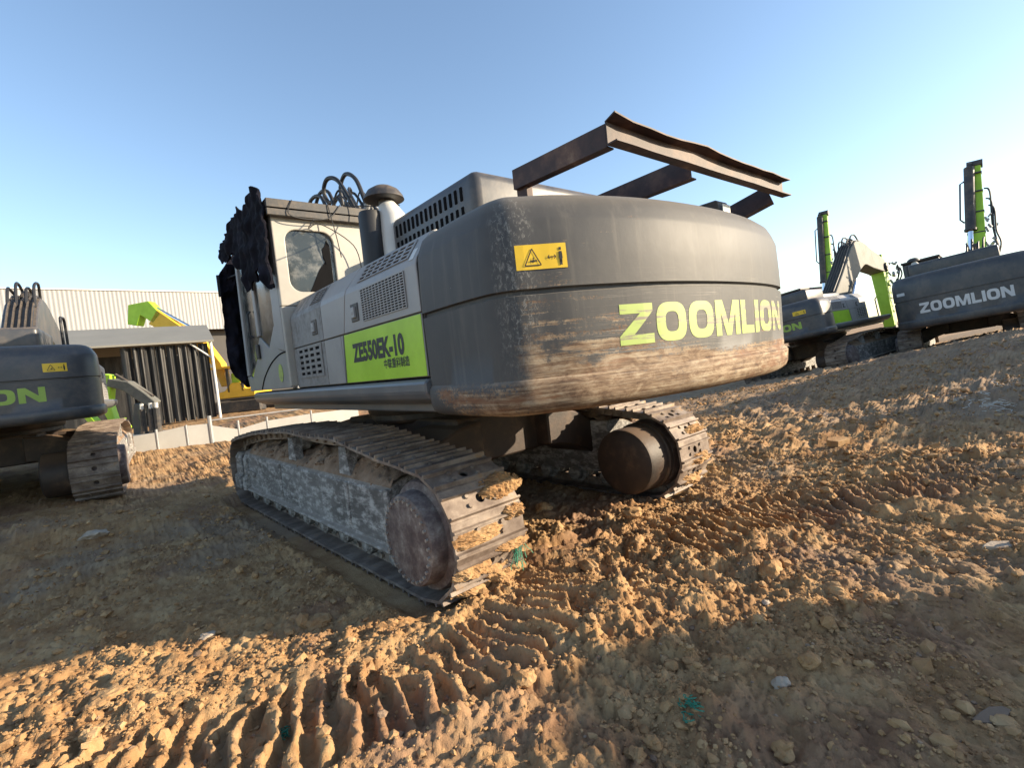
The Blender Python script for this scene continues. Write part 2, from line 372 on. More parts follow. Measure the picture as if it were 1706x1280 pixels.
def smooth_pts(pts, n=6):
    out = []
    for i in range(len(pts) - 1):
        p0 = pts[max(i - 1, 0)]; p1 = pts[i]; p2 = pts[i + 1]; p3 = pts[min(i + 2, len(pts) - 1)]
        for k in range(n):
            t = k / n
            out.append(tuple(.5 * (2 * b + (c - a) * t + (2 * a - 5 * b + 4 * c - d) * t * t + (3 * b - a - 3 * c + d) * t ** 3) for a, b, c, d in zip(p0, p1, p2, p3)))
    return out + [tuple(pts[-1])]
TR = [(smooth_pts(p, 4), w, d, pt) for p, w, d, pt in TRACKS]
def base_h(x, y):
    h = sst(2.6, 13.0, x) * np.clip(.36 - .165 * y, -.25, 1.25) * sst(30, 9, y) + .52 * sst(3.0, 17, y) + .18 * sst(-2.6, -4.2, x) * sst(1.0, 3.5, y)
    h = h + .10 * sst(.2, 1.8, x) * sst(-4.2, -5.4, y) + .32 * np.exp(-((x - 2.9) / 1.3) ** 2 - ((y + 4.4) / 1.0) ** 2) * .5
    h = h + .16 * np.exp(-((x + 3.3) / 1.2) ** 2 - ((y - 2.7) / .55) ** 2)
    return h
def ground_h(x, y):
    x = np.asarray(x, float); y = np.asarray(y, float)
    h = base_h(x, y)
    near = sst(34, 14, np.hypot(x + 1, y + 2))
    rough = .55 + .25 * sst(2.2, 4.5, x) + .45 * sst(-.1, .35, fbm(x, y, .35, 2, 41)) + .5 * np.exp(-((x - .2) / 1.8) ** 2 - ((y + 3.2) / 1.2) ** 2)
    calm = 1 - .15 * sst(-1.9, -2.6, x) * sst(-2.3, -1.6, y)         # the trodden strip beside the near crawler
    r = rough * calm * near
    bump = .085 * fbm(x, y, 1.1, 3, 3) + .07 * np.abs(fbm(x, y, 2.6, 3, 9)) + .055 * fbm(x, y, 6.5, 4, 17) + .045 * np.abs(fbm(x, y, 14, 3, 23, .6)) + .022 * fbm(x, y, 36, 2, 29, .7)
    cl = fbm(x, y, 4.3, 2, 55); bump = bump + .05 * sst(.22, .42, cl) * (.6 + fbm(x, y, 20, 2, 57))
    h = h + bump * r
    for pts, w, dep, pitch in TR:
        lo = np.min(np.array(pts), 0) - 1; hi = np.max(np.array(pts), 0) + 1
        m = (x > lo[0]) & (x < hi[0]) & (y > lo[1]) & (y < hi[1])
        if not m.any(): continue
        xm = x[m]; ym = y[m]; jx = .05 * fbm(xm, ym, 3.5, 3, 71, .6); d, al, L = polydist(xm + jx, ym - jx, pts)
        ins = sst(w, w - .10, d) * sst(-.01, .08, al) * sst(L, L - .25, al)
        ph = (al + .05 * fbm(xm, ym, 2, 2, 61)) / pitch; fr = ph - np.floor(ph)
        rib = sst(.0, .16, fr) * sst(.60, .34, fr)
        fade = .7 + .7 * sst(-.35, .3, fbm(xm, ym, 1.8, 2, 77))
        crumb = .024 * fbm(xm, ym, 11, 3, 63) + .022 * np.abs(fbm(xm, ym, 26, 3, 64, .65)); rib = rib * sst(-.42, -.12, fbm(xm, ym, 4.5, 3, 66) + .15)
        edge = .05 * np.exp(-((d - w - .06) / .08) ** 2) * (.5 + fbm(xm, ym, 5, 3, 65)) * sst(-.01, .08, al)
        flat = base_h(xm, ym) + .03 * fbm(xm, ym, 1.1, 2, 3)
        h[m] = h[m] * (1 - .8 * ins) + (flat - dep * .55) * .8 * ins + ins * (rib * dep * fade + crumb) + edge
    # settle to a clean bed right under the main crawlers
    a = R(2.2); xl = x * math.cos(a) + y * math.sin(a); yl = -x * math.sin(a) + y * math.cos(a)
    und = sst(1.0, 1.2, np.abs(xl)) * sst(1.98, 1.80, np.abs(xl)) * sst(-2.55, -2.3, yl) * sst(3.1, 2.8, yl)
    h = h * (1 - und) + und * (-.055)
    return h
def gz(x, y): return float(ground_h(np.array([x]), np.array([y]))[0])
def axis_pts(lo, hi, c0, c1, fine, grow, cap):
    p = list(np.arange(c0, c1, fine)); s = fine; x = p[-1]
    while x < hi: s = min(s * grow, max(cap, abs(x - c1) * .12)); x += s; p.append(x)
    s = fine; x = c0; q = []
    while x > lo: s = min(s * grow, max(cap, abs(x - c0) * .12)); x -= s; q.append(x)
    return np.array(q[::-1] + p)
gx = axis_pts(-420, 420, -3.9, 1.3, .0125, 1.02, .035); gy = axis_pts(-300, 420, -4.6, -1.2, .0125, 1.02, .035)
X, Y = np.meshgrid(gx, gy); Z = ground_h(X.ravel(), Y.ravel()).reshape(X.shape)
nx, ny = len(gx), len(gy)
gv = np.stack([X.ravel(), Y.ravel(), Z.ravel()], 1)
ii = (np.arange(ny - 1)[:, None] * nx + np.arange(nx - 1)[None, :]).ravel()
gf = np.stack([ii, ii + 1, ii + nx + 1, ii + nx], 1)
def np_mesh(name, v, f, mat, smooth=True):
    me = bpy.data.meshes.new(name); k = f.shape[1]
    me.vertices.add(len(v)); me.vertices.foreach_set('co', v.astype(np.float32).ravel())
    me.loops.add(f.size); me.loops.foreach_set('vertex_index', f.astype(np.int32).ravel())
    me.polygons.add(len(f)); me.polygons.foreach_set('loop_start', np.arange(0, f.size, k, dtype=np.int32))
    me.polygons.foreach_set('use_smooth', np.full(len(f), smooth)); me.update(calc_edges=True)
    me.materials.append(MATS[mat]); return me
struct(put('ground', np_mesh('ground', gv, gf, 'clay_ground')))
print('ground verts', len(gv))

# ------------------------------------------------------------------ the big excavator: shared part meshes
CWP = smooth_pts([(-1.51, -2.46), (-1.535, -2.8), (-1.54, -3.08), (-1.525, -3.24), (-1.455, -3.36), (-1.33, -3.44), (-1.1, -3.56), (-.6, -3.71), (0, -3.775), (.6, -3.765), (1.1, -3.69), (1.42, -3.585), (1.60, -3.46), (1.675, -3.28), (1.66, -2.85), (1.58, -2.46)], 4)
def cw_norms(pts):
    out = []
    for i, p in enumerate(pts):
        a = pts[max(i - 1, 0)]; b = pts[min(i + 1, len(pts) - 1)]; d = Vector((b[0] - a[0], b[1] - a[1])).normalized(); out.append(Vector((d.y, -d.x)))
    return out
CWN = cw_norms(CWP)
if CWN[len(CWN) // 2].y > 0: CWN = [-q for q in CWN]
CWL = [0]
for a, b in zip(CWP[:-1], CWP[1:]): CWL.append(CWL[-1] + math.hypot(b[0] - a[0], b[1] - a[1]))
CWMID = np.interp(0.10, [p[0] for p in CWP if p[1] < -3.3], [l for p, l in zip(CWP, CWL) if p[1] < -3.3])
CWZ = [(1.30, .16), (1.305, .09), (1.32, .045), (1.345, .014), (1.38, 0), (1.475, -.004), (1.495, .006), (1.51, .02), (1.70, .018), (1.965, .014), (1.972, .04), (1.992, .04), (2.0, .012), (2.15, .014), (2.36, .022), (2.385, .03), (2.44, .050), (2.49, .075), (2.525, .115), (2.545, .165), (2.555, .24)]
def cw_at(s, z, off=0):
    x = np.interp(s, CWL, [p[0] for p in CWP]); y = np.interp(s, CWL, [p[1] for p in CWP])
    n = Vector((np.interp(s, CWL, [q.x for q in CWN]), np.interp(s, CWL, [q.y for q in CWN]))).normalized()
    i = np.interp(z, [q[0] for q in CWZ], [q[1] for q in CWZ]); return Vector((x - n.x * (i - off), y - n.y * (i - off), z))
def cw_s_of_x(x): return float(np.interp(x, [p[0] for p in CWP if p[1] < -3.3], [l for p, l in zip(CWP, CWL) if p[1] < -3.3]))
def m_cw():
    b = MB(); m = len(CWP)
    for z, ins in CWZ:
        for p, n in zip(CWP, CWN):
            # small dents along the foot
            d = .006 * math.sin(p[0] * 7 + z * 9) * (1 if z < 1.5 else 0)
            b.v.append((p[0] - n.x * (ins + d), max(p[1] - n.y * (ins + d), -9) if p[1] < -2.5 else p[1], z))
    for k in range(len(CWZ) - 1):
        for i in range(m - 1): b.f.append((k * m + i, k * m + i + 1, (k + 1) * m + i + 1, (k + 1) * m + i))
        b.f.append((k * m + m - 1, k * m, (k + 1) * m, (k + 1) * m + m - 1))
    b.f.append(tuple(range(m))[::-1]); b.f.append(tuple((len(CWZ) - 1) * m + i for i in range(m)))
    return b.mesh('counterweight', 'counterweight_paint', smooth=True, angle=38)

# block letters, each an outline in a unit box (w, h=1)
def ring(w, t, n=28, e=3.0):
    def se(a, b, th): c, s = math.cos(th), math.sin(th); return (w / 2 + a * math.copysign(abs(c) ** (2 / e), c), .5 + b * math.copysign(abs(s) ** (2 / e), s))
    o = [se(w / 2, .5, 2 * math.pi * i / n) for i in range(n)]; q = [se(w / 2 - t, .5 - t * .82, 2 * math.pi * i / n) for i in range(n)]
    return o + q, [(i, (i + 1) % n, n + (i + 1) % n, n + i) for i in range(n)]
def letter(ch):
    if ch == 'Z': w = .98; P = [(0, 0), (w, 0), (w, .24), (.40, .24), (w, .80), (w, 1), (.04, 1), (.04, .76), (.60, .76), (0, .22)]; return w, P, [tuple(range(len(P)))]
    if ch == 'O': w = 1.02; P, F = ring(w, .29); return w, P, F
    if ch == 'M': w = 1.22; P = [(0, 0), (.25, 0), (.25, .62), (.49, 0), (.73, 0), (.97, .62), (.97, 0), (w, 0), (w, 1), (.88, 1), (.61, .34), (.34, 1), (0, 1)]; return w, P, [tuple(range(len(P)))]
    if ch == 'L': w = .78; P = [(0, 0), (w, 0), (w, .24), (.28, .24), (.28, 1), (0, 1)]; return w, P, [tuple(range(len(P)))]
    if ch == 'I': w = .28; return w, [(0, 0), (w, 0), (w, 1), (0, 1)], [(0, 1, 2, 3)]
    if ch == 'N': w = 1.04; P = [(0, 0), (.27, 0), (.27, .58), (.74, 0), (w, 0), (w, 1), (.77, 1), (.77, .42), (.30, 1), (0, 1)]; return w, P, [tuple(range(len(P)))]
LH = .235; GAP = .10
def flat_to(me, fn, cut=.03, thick=None):
    """slice a flat (x, y) mesh into narrow strips and lay it on a curved surface"""
    bm = bmesh.new(); bm.from_mesh(me)
    bmesh.ops.triangulate(bm, faces=bm.faces)
    xs = [v.co.x for v in bm.verts]; x = math.floor(min(xs) / cut) * cut
    while x < max(xs):
        bmesh.ops.bisect_plane(bm, geom=bm.verts[:] + bm.edges[:] + bm.faces[:], plane_co=(x, 0, 0), plane_no=(1, 0, 0)); x += cut
    for v in bm.verts: v.co = fn(v.co.x, v.co.y)
    bmesh.ops.recalc_face_normals(bm, faces=bm.faces); bm.to_mesh(me); bm.free()
    return me
def letters(mat):
    out = []; word = 'ZOOMLION'; W = sum(letter(c)[0] for c in word) + GAP * 7; x = -W / 2 * LH
    for c in word:
        w, P, F = letter(c); me = bpy.data.meshes.new('letter'); me.from_pydata([((x + p[0] * LH) * 1.08, p[1] * LH, 0) for p in P], [], F)
        flat_to(me, lambda a, b: cw_at(CWMID + a, 1.640 + b, .0018), .04); me.materials.append(MATS[mat]); out.append(me); x += (w + GAP) * LH
    return out
def text_mesh(s, size, offset, xs=1.0, mat='black_print'):
    c = bpy.data.curves.new('t', 'FONT'); c.body = s; c.size = size; c.offset = offset; c.resolution_u = 3
    o = bpy.data.objects.new('t', c); col.objects.link(o); bpy.context.view_layer.update()
    me = bpy.data.meshes.new_from_object(o.evaluated_get(bpy.context.evaluated_depsgraph_get()))
    bpy.data.objects.remove(o); me.materials.clear(); me.materials.append(MATS[mat]); return me
def patch_on_cw(x0, x1, z0, z1, off):
    s0, s1 = cw_s_of_x(x0), cw_s_of_x(x1); b = MB(); n = 6
    for j, o in enumerate((off, 0)):
        for z in (z0, z1):
            for i in range(n + 1): b.v.append(tuple(cw_at(s0 + (s1 - s0) * i / n, z, o)))
    m = n + 1
    for i in range(n): b.f += [(i, i + 1, m + i + 1, m + i), (i, 2 * m + i, 2 * m + i + 1, i + 1), (m + i, m + i + 1, 3 * m + i + 1, 3 * m + i)]
    b.f += [(0, m, 3 * m, 2 * m), (m - 1, 3 * m - 1, 4 * m - 1, 2 * m - 1)]
    return b, s0, s1

# ---- crawler
PITCH_N = 56
def track_path():
    pts = []; cy0, cy1, cz, r = -2.17, 2.80, .455, .462
    for k in range(0, 19): t = R(270 - 180 * k / 18 * 1.0); pts.append((cy0 + r * math.cos(t), cz + r * math.sin(t)))   # sprocket: bottom -> rear -> top
    pts += [(-1.56, .98), (-.85, 1.085), (-.1, 1.085), (.58, 1.105), (1.25, 1.07), (1.9, 1.03)]
    for k in range(0, 19): t = R(90 - 180 * k / 18); pts.append((cy1 + r * math.cos(t), cz + r * math.sin(t)))
    pts.append(pts[0])
    P = [Vector(p) for p in pts]; L = [0]
    for a, b in zip(P[:-1], P[1:]): L.append(L[-1] + (b - a).length)
    out = []
    for i in range(PITCH_N):
        s = L[-1] * (i + .35) / PITCH_N
        def at(s): s %= L[-1]; return Vector((np.interp(s, L, [p.x for p in P]), np.interp(s, L, [p.y for p in P])))
        a, b = at(s - .1), at(s + .1); d = (b - a).normalized(); out.append(((a + b) / 2, d))
    return out, L[-1] / PITCH_N
PATH, PITCH = track_path()
def m_shoe():
    b = MB(); w = .30; h = PITCH / 2 + .004; n = 12; r = .036; q = .075
    def plate(x0, x1): b.box(x0, x1, -h, h, -.012, .010)
    plate(-w, -q); plate(q, w); b.box(-q, q, -h, -q, -.012, .010); b.box(-q, q, q, h, -.012, .010)
    sq = []                                                      # the middle square with its round mud hole
    for k in range(n):
        t = 2 * math.pi * (k + .5) / n; c, s_ = math.cos(t), math.sin(t); m = max(abs(c), abs(s_)); sq.append((q * c / m, q * s_ / m))
    ci = [(r * math.cos(2 * math.pi * (k + .5) / n), r * math.sin(2 * math.pi * (k + .5) / n)) for k in range(n)]
    k0 = len(b.v)
    for z in (.0098, -.0118): b.v += [(x, y, z) for x, y in sq] + [(x, y, z) for x, y in ci]
    for k in range(n):
        j = (k + 1) % n; b.f += [(k0 + k, k0 + j, k0 + n + j, k0 + n + k), (k0 + 2 * n + j, k0 + 2 * n + k, k0 + 3 * n + k, k0 + 3 * n + j), (k0 + n + k, k0 + n + j, k0 + 3 * n + j, k0 + 3 * n + k)]
    for yy, hh in ((-.086, .042), (.062, .036)):
        b.prism([(yy - .014, .008), (yy + .014, .008), (yy + .007, hh), (yy - .007, hh)], 0, -w, w)
    for sx in (-1, 1):
        for yy in (-.034, .034): b.cyl((sx * .105, yy, .008), (sx * .105, yy, .026), .017, n=6)
        b.box(sx * .105 - .02, sx * .105 + .02, -h - .012, h + .004, -.105, -.010)
    b.cyl((-.15, -h, -.06), (.15, -h, -.06), .026, n=8)
    return b.mesh('track_shoe', 'track_steel')
def shoe_matrix(i, x, jit=0):
    p, d = PATH[i]; n = Vector((-d.y, d.x))          # outward is to the left of travel (clockwise path)
    M = Matrix(((1, 0, 0, x), (0, d.x, n.x, p.x), (0, d.y, n.y, p.y), (0, 0, 0, 1)))
    return M @ Matrix.Rotation(jit, 4, 'Y')
def m_frame(s):
    b = MB()
    prof = [(1.16, .20), (1.66, .20), (1.70, .22), (1.70, .245), (1.655, .265), (1.645, .70), (1.61, .745), (1.48, .79), (1.30, .82), (1.16, .82)]
    b.prism([(s * x, z) for x, z in prof], 1, -1.70, 2.62)
    for y, w in ((2.40, .10), (2.62, .30)): b.prism([(s * 1.2, .22), (s * 1.73, .22), (s * 1.73, .40), (s * 1.69, .42), (s * 1.69, .66), (s * 1.65, .72), (s * 1.2, .72)], 1, y, y + w)
    b.box(*sorted((s * 1.60, s * 1.685)), 2.05, 2.40, .44, .50)
    b.box(*sorted((s * 1.60, s * 1.672)), -.95, -.90, .33, .70); b.box(*sorted((s * 1.60, s * 1.672)), .95, 1.00, .33, .70); b.box(*sorted((s * 1.60, s * 1.665)), -1.70, -1.64, .33, .72)
    return b.mesh('track_frame', 'frame_steel', bevel=.010, seg=1)
def m_roller(s):
    b = MB(); b.lathe([(.03, 1.14), (.085, 1.14), (.085, 1.22), (.12, 1.24), (.12, 1.29), (.085, 1.31), (.085, 1.46), (.12, 1.48), (.12, 1.53), (.085, 1.55), (.085, 1.61), (.05, 1.64)], (0, 0, 0), 0, 14)
    if s < 0: b.v = [(-x, y, z) for x, y, z in b.v]
    return b.mesh('track_roller', 'frame_steel', smooth=True)
def m_carrier(s):
    b = MB(); b.lathe([(.05, 1.18), (.115, 1.19), (.115, 1.30), (.085, 1.31), (.085, 1.42), (.115, 1.43), (.115, 1.52), (.06, 1.55), (.05, 1.60)], (0, 0, 0), 0, 14)
    b.box(1.20, 1.26, -.06, .06, -.20, .03); b.prism([(-.12, -.20), (.12, -.20), (.075, .05), (-.075, .05)], 0, 1.53, 1.62)
    if s < 0: b.v = [(-x, y, z) for x, y, z in b.v]
    return b.mesh('carrier_roller', 'frame_steel', smooth=True)
def m_drive(s):
    b = MB(); b.lathe([(.30, 1.13), (.36, 1.14), (.38, 1.30), (.40, 1.40), (.40, 1.62), (.385, 1.65), (.335, 1.665), (.325, 1.755), (.315, 1.775), (.30, 1.78), (.0005, 1.78)], (0, 0, 0), 0, 48)
    if s < 0: b.v = [(-x, y, z) for x, y, z in b.v]
    return b.mesh('final_drive', 'maroon_steel', smooth=True, angle=30)
def m_bolt(s):
    b = MB(); b.cyl((s * 1.776, 0, 0), (s * 1.796, 0, 0), .0115, n=6); return b.mesh('cover_bolt', 'bolt_steel')
def m_motor(s):
    b = MB(); b.lathe([(.05, .74), (.29, .74), (.335, .765), (.345, .80), (.345, 1.06), (.365, 1.07), (.365, 1.12)], (0, 0, 0), 0, 36)
    if s < 0: b.v = [(-x, y, z) for x, y, z in b.v]
    return b.mesh('travel_motor', 'undercarriage_steel', smooth=True, angle=30)
def m_idler(s):
    b = MB(); b.lathe([(.06, 1.24), (.12, 1.24), (.12, 1.30), (.34, 1.32), (.37, 1.34), (.37, 1.44), (.34, 1.46), (.12, 1.48), (.12, 1.56), (.06, 1.56)], (0, 0, 0), 0, 28)
    if s < 0: b.v = [(-x, y, z) for x, y, z in b.v]
    return b.mesh('idler', 'undercarriage_steel', smooth=True)
def m_centre():
    b = MB(); b.box(-.62, .62, -1.25, 1.25, .62, 1.10)
    b.lathe([(.3, 1.06), (.78, 1.06), (.80, 1.10), (.80, 1.18), (.3, 1.18)], (0, 0, 0), 2, 40)
    for sy in (-1, 1):
        for s in (-1, 1):
            top = [(.45, 1.07), (.75, 1.03), (1.0, .94), (1.24, .80)]; bot = [(1.24, .40), (1.05, .50), (.85, .58), (.62, .64), (.45, .66)]
            b.prism([(s * x, z) for x, z in top + bot], 1, sy * 1.45 if sy < 0 else .75, -.75 if sy < 0 else 1.45)
    return b.mesh('centre_frame', 'undercarriage_steel', bevel=.02, seg=1)
def m_bearing():
    b = MB(); b.lathe([(.4, 1.16), (.82, 1.16), (.84, 1.19), (.84, 1.27), (.80, 1.29), (.4, 1.29)], (0, 0, 0), 2, 40)
    return b.mesh('swing_bearing', 'undercarriage_steel', smooth=True)
def m_heap(s, seed):
    r = np.random.default_rng(seed); ys = np.linspace(-1.72, 2.35, 120); xs = np.linspace(1.18, 1.63, 16); XX, YY = np.meshgrid(xs, ys)
    u = (XX - 1.18) / .45; h = .80 - .06 * u * u + (.05 + .10 * sst(-.3, .4, fbm(XX, YY, 2.2, 3, seed))) * np.sin(np.pi * np.clip(u * .92 + .08, 0, 1)) + .06 * np.abs(fbm(XX, YY, 8, 3, seed + 5)) + .03 * fbm(XX, YY, 24, 2, seed + 9)
    h[:, -1] = .735; v = np.stack([s * XX.ravel(), YY.ravel(), h.ravel()], 1); n = 16
    i = (np.arange(119)[:, None] * n + np.arange(15)[None, :]).ravel(); f = np.stack([i, i + 1, i + n + 1, i + n], 1)
    return np_mesh('earth_heap', v, f if s > 0 else f[:, ::-1], 'grey_clod_earth')
def add_crawler(root, yaw=0.0, dirt=True, main=False):
    Rz = Matrix.Rotation(yaw, 4, 'Z')
    put('centre_frame', cached('centre', m_centre), root, Rz)
    put('swing_bearing', cached('bearing', m_bearing), root)
    for s in (-1, 1):
        fr = put('track_frame', cached(('frame', s), lambda: m_frame(s)), root, Rz)
        for k in range(9): put('track_roller', cached(('roller', s), lambda: m_roller(s)), fr, Matrix.Translation((0, -1.62 + k * .495, .15)))
        for y, z in ((-.84, .955), (.58, .975)): put('carrier_roller', cached(('carrier', s), lambda: m_carrier(s)), fr, Matrix.Translation((0, y, z)))
        dr = put('final_drive', cached(('drive', s), lambda: m_drive(s)), root, Rz @ Matrix.Translation((0, -2.17, .455)))
        for k in range(30 if main else 0): put('cover_bolt', cached(('bolt', s), lambda: m_bolt(s)), dr, Matrix.Translation((0, .285 * math.cos(k * math.pi / 15), .285 * math.sin(k * math.pi / 15))))
        if s > 0: put('travel_motor', cached(('motor', s), lambda: m_motor(s)), dr)
        put('idler', cached(('idler', s), lambda: m_idler(s)), fr, Matrix.Translation((0, 2.80, .455)))
        if dirt:
            hp = put('earth_heap', cached(('heap', s), lambda: m_heap(s, 90 + s)), fr); hp['kind'] = 'stuff'
        ch = bpy.data.objects.new('crawler_track', None); ch.empty_display_size = .2; col.objects.link(ch); ch.parent = root; ch.matrix_basis = Rz
        for i in range(PITCH_N): put('track_shoe', cached('shoe', m_shoe), ch, shoe_matrix(i, s * 1.395, random.uniform(-.012, .012)))

# ---- upper body shells
def profile(off=0.0, s=-1):   # outer side skin, bottom to top: x, z
    return [(s * (1.5 - off), 1.575), (s * (1.5 - off), 2.34), (s * (1.487 - off), 2.385), (s * (1.36 - off * .7), 2.565 - off * .7), (s * (1.30 - off), 2.59 - off)]
def m_core():
    b = MB(); p = profile(.02, -1) + [(x, z) for x, z in reversed(profile(.02, 1))]; b.prism(p, 1, -2.46, .46)
    return b.mesh('engine_housing', 'charcoal')
def m_deck():
    b = MB()
    for s in (-1, 1):
        b.prism([(s * 1.46, 1.565), (s * 1.505, 1.56), (s * 1.535, 1.54), (s * 1.535, 1.47), (s * 1.50, 1.42), (s * 1.40, 1.375), (s * 1.30, 1.37), (s * 1.30, 1.565)], 1, -2.45, 2.42)
    b.box(-1.30, 1.30, -2.42, 2.38, 1.30, 1.56); b.box(-.5, .5, .3, 2.75, 1.40, 1.60)
    return b.mesh('deck_frame', 'deck_grey', bevel=.012, seg=1)
def bent_plate(y0a, y1a, y0b, y1b, zlo, zhi, s=-1, t=.014, y_at=None):
    """door skin following the side profile between two heights; ends may lean (a = bottom, b = top)"""
    P = profile(0, s); q = []
    zs = [zlo] + [z for x, z in P if zlo + .01 < z < zhi - .01] + [zhi]
    for z in zs:
        x = np.interp(z, [p[1] for p in P], [p[0] for p in P]); q.append((x, z))
    b = MB(); n = len(q); span = max(zhi - zlo, 1e-6)
    for k, o in enumerate((0, t)):
        for x, z in q:
            u = (z - zlo) / span; xx = x - s * o
            b.v += [(xx, y0a + (y0b - y0a) * u, z - (o if z > 2.5 else 0)), (xx, y1a + (y1b - y1a) * u, z - (o if z > 2.5 else 0))]
    m = 2 * n
    for k in range(n - 1): b.f += [(2 * k, 2 * k + 1, 2 * k + 3, 2 * k + 2), (m + 2 * k, m + 2 * k + 2, m + 2 * k + 3, m + 2 * k + 1), (2 * k, 2 * k + 2, m + 2 * k + 2, m + 2 * k), (2 * k + 1, m + 2 * k + 1, m + 2 * k + 3, 2 * k + 3)]
    b.f += [(0, m, m + 1, 1), (m - 2, m - 1, 2 * m - 1, 2 * m - 2)]
    return b
def side_pt(y, z, s=-1, off=0):
    P = profile(0, s); zs = [p[1] for p in P]; x = np.interp(z, zs, [p[0] for p in P])
    if z > 2.385: n = Vector((s * .18, .127)).normalized()
    else: n = Vector((s, 0))
    return Vector((x + n.x * off, y, z + n.y * off))
def vent(parent, y0, y1, z0, z1, rows, cols, barh, barv, name='vent_grille', mat='body_grey', s=-1):
    """dark opening with a real grid of bars standing in front of it"""
    b = MB(); q = [side_pt(y0, z0, s, .0025), side_pt(y1, z0, s, .0025), side_pt(y1, z1, s, .0025), side_pt(y0, z1, s, .0025)]
    b.add(q + [p - Vector((0, 0, 0)) + (side_pt(0, z0, s, -.004) - side_pt(0, z0, s, .0025)) for p in q], [(0, 1, 2, 3), (7, 6, 5, 4), (0, 4, 5, 1), (1, 5, 6, 2), (2, 6, 7, 3), (3, 7, 4, 0)])
    op = b.build('vent_backing', 'black_slot', parent)  # flat black plate, stands for the shade inside the vent
    g = MB()
    def bar(ya, yb, za, zb, o):
        vs = [side_pt(y, z, s, k) for k in (.0027, o) for y, z in ((ya, za), (yb, za), (yb, zb), (ya, zb))]
        g.add(vs, [(0, 1, 2, 3), (7, 6, 5, 4), (0, 4, 5, 1), (1, 5, 6, 2), (2, 6, 7, 3), (3, 7, 4, 0)])
    for r in range(rows + 1):
        z = z0 + (z1 - z0) * r / rows; bar(y0 - .004, y1 + .004, z - barh / 2, z + barh / 2, .009)
    for c in range(cols + 1):
        y = y0 + (y1 - y0) * c / cols; bar(y - barv / 2, y + barv / 2, z0 - barh / 2, z1 + barh / 2, .0082)
    g.build(name, mat, parent)
def add_sides(root, s=-1, main=False, green=True):
    bm_ = 'body_grey'; k = main
    def door(name, ya, yb, yc, yd, zl, zh, mat=bm_):
        return bent_plate(ya, yb, yc, yd, zl, zh, s).build(name, mat, root, bevel=.004, seg=1)
    d1 = door('service_door', -2.445, -1.075, -2.445, -1.275, 2.018, 2.59)
    vent(d1, -2.30, -1.44, 2.405, 2.535, 4, 7, .012, .030, s=s)
    vent(d1, -2.27, -1.52, 2.075, 2.325, 13, 13, .0075, .010, s=s)
    d2 = door('service_door', -1.063, -.555, -1.263, -.555, 2.018, 2.59)
    d3 = door('service_door', -.545, .44, -.545, .44, 2.018, 2.59, 'sooty_grey' if main else bm_)
    vent(d3, -.49, -.20, 2.41, 2.53, 5, 2, .009, .02, mat='sooty_grey' if main else bm_, s=s)
    l1 = door('lower_panel', -2.445, -.985, -2.445, -.985, 1.58, 2.006)
    l2 = door('lower_panel', -.975, -.555, -.975, -.555, 1.58, 2.006)
    l3 = door('lower_panel', -.545, .44, -.545, .44, 1.58, 2.006, 'sooty_grey' if main else bm_)
    vent(l3, -.44, .26, 1.69, 1.99, 5, 4, .03, .06, mat='sooty_grey' if main else bm_, s=s)
    for dd, y in ((d1, -1.36), (d3, -.33)):
        b = MB(); M = Matrix.Translation((s * 1.5, y, 2.165))
        b.box(-.008, .008, -.075, .075, -.075, .075, M); b.build('latch_plate', 'dark_steel', dd, bevel=.004, seg=1)
        b = MB(); b.box(-.02, .02, -.03, .035, -.045, .045, M @ Matrix.Translation((s * .006, 0, 0))); b.cyl((s * 1.515, y + .005, 2.16), (s * 1.532, y + .005, 2.16), .014, n=10); b.build('latch', 'galvanised', dd, bevel=.005, seg=1)
    if main:
        b = MB(); b.box(s * 1.4995 - .002, s * 1.4995 + .002, -2.40, -2.34, 2.22, 2.30); b.v = [tuple(side_pt(y, z + .16, s, .004 if abs(x) > 1.4995 else .001)) for x, y, z in b.v]; b.build('white_sticker', 'white_steel', d1)
    if green:
        b = MB(); b.prism([(-2.44, 1.583), (-1.02, 1.583), (-1.07, 2.003), (-2.44, 2.003)], 0, *sorted((s * 1.4995, s * 1.5035))); gd = b.build('green_decal', 'lime', l1)
        b = MB(); b.prism([(-1.015, 1.583), (-.99, 1.583), (-1.04, 2.003), (-1.065, 2.003)], 0, *sorted((s * 1.4995, s * 1.5035))); b.build('decal_stripe', 'dark_steel', l1)
        if main:
            def lay(me, y0, z0, xs):
                for v in me.vertices: v.co = Vector((-1.5055, y0 - v.co.x * xs, z0 + v.co.y))
                return me
            me = text_mesh('ZE550EK-10', .205, .010); w = max(v.co.x for v in me.vertices)
            put('model_number', lay(me, -1.235, 1.76, .93 / w), gd)
            me = text_mesh('中联重科制造', .078, .0016); w = max(v.co.x for v in me.vertices)
            put('chinese_lettering', lay(me, -1.80, 1.672, .42 / w), gd)
def add_hood(root, main=False):
    b = MB(); b.box(-1.07, 1.0, -2.62, -1.34, 2.56, 2.985)
    hd = b.build('hood', 'charcoal' if not main else 'body_grey', root, bevel=.07, seg=4, smooth=True); use_mat(hd, 'charcoal')
    for row, (z0, z1) in enumerate(((2.80, 2.90), (2.64, 2.76))):
        for k in range(15):
            y = -2.46 + k * .072; bb = MB(); bb.box(-1.078, -1.066, y - .016, y + .016, z0, z1)
            bb.build('hood_slot_shade', 'black_slot', hd, bevel=.005, seg=1)  # raised black blocks painting the dark inside of the hood slots
    b = MB(); b.box(-.75, .85, -1.34, .30, 2.55, 2.80); b.build('engine_cover', 'charcoal', root, bevel=.05, seg=2, smooth=True)
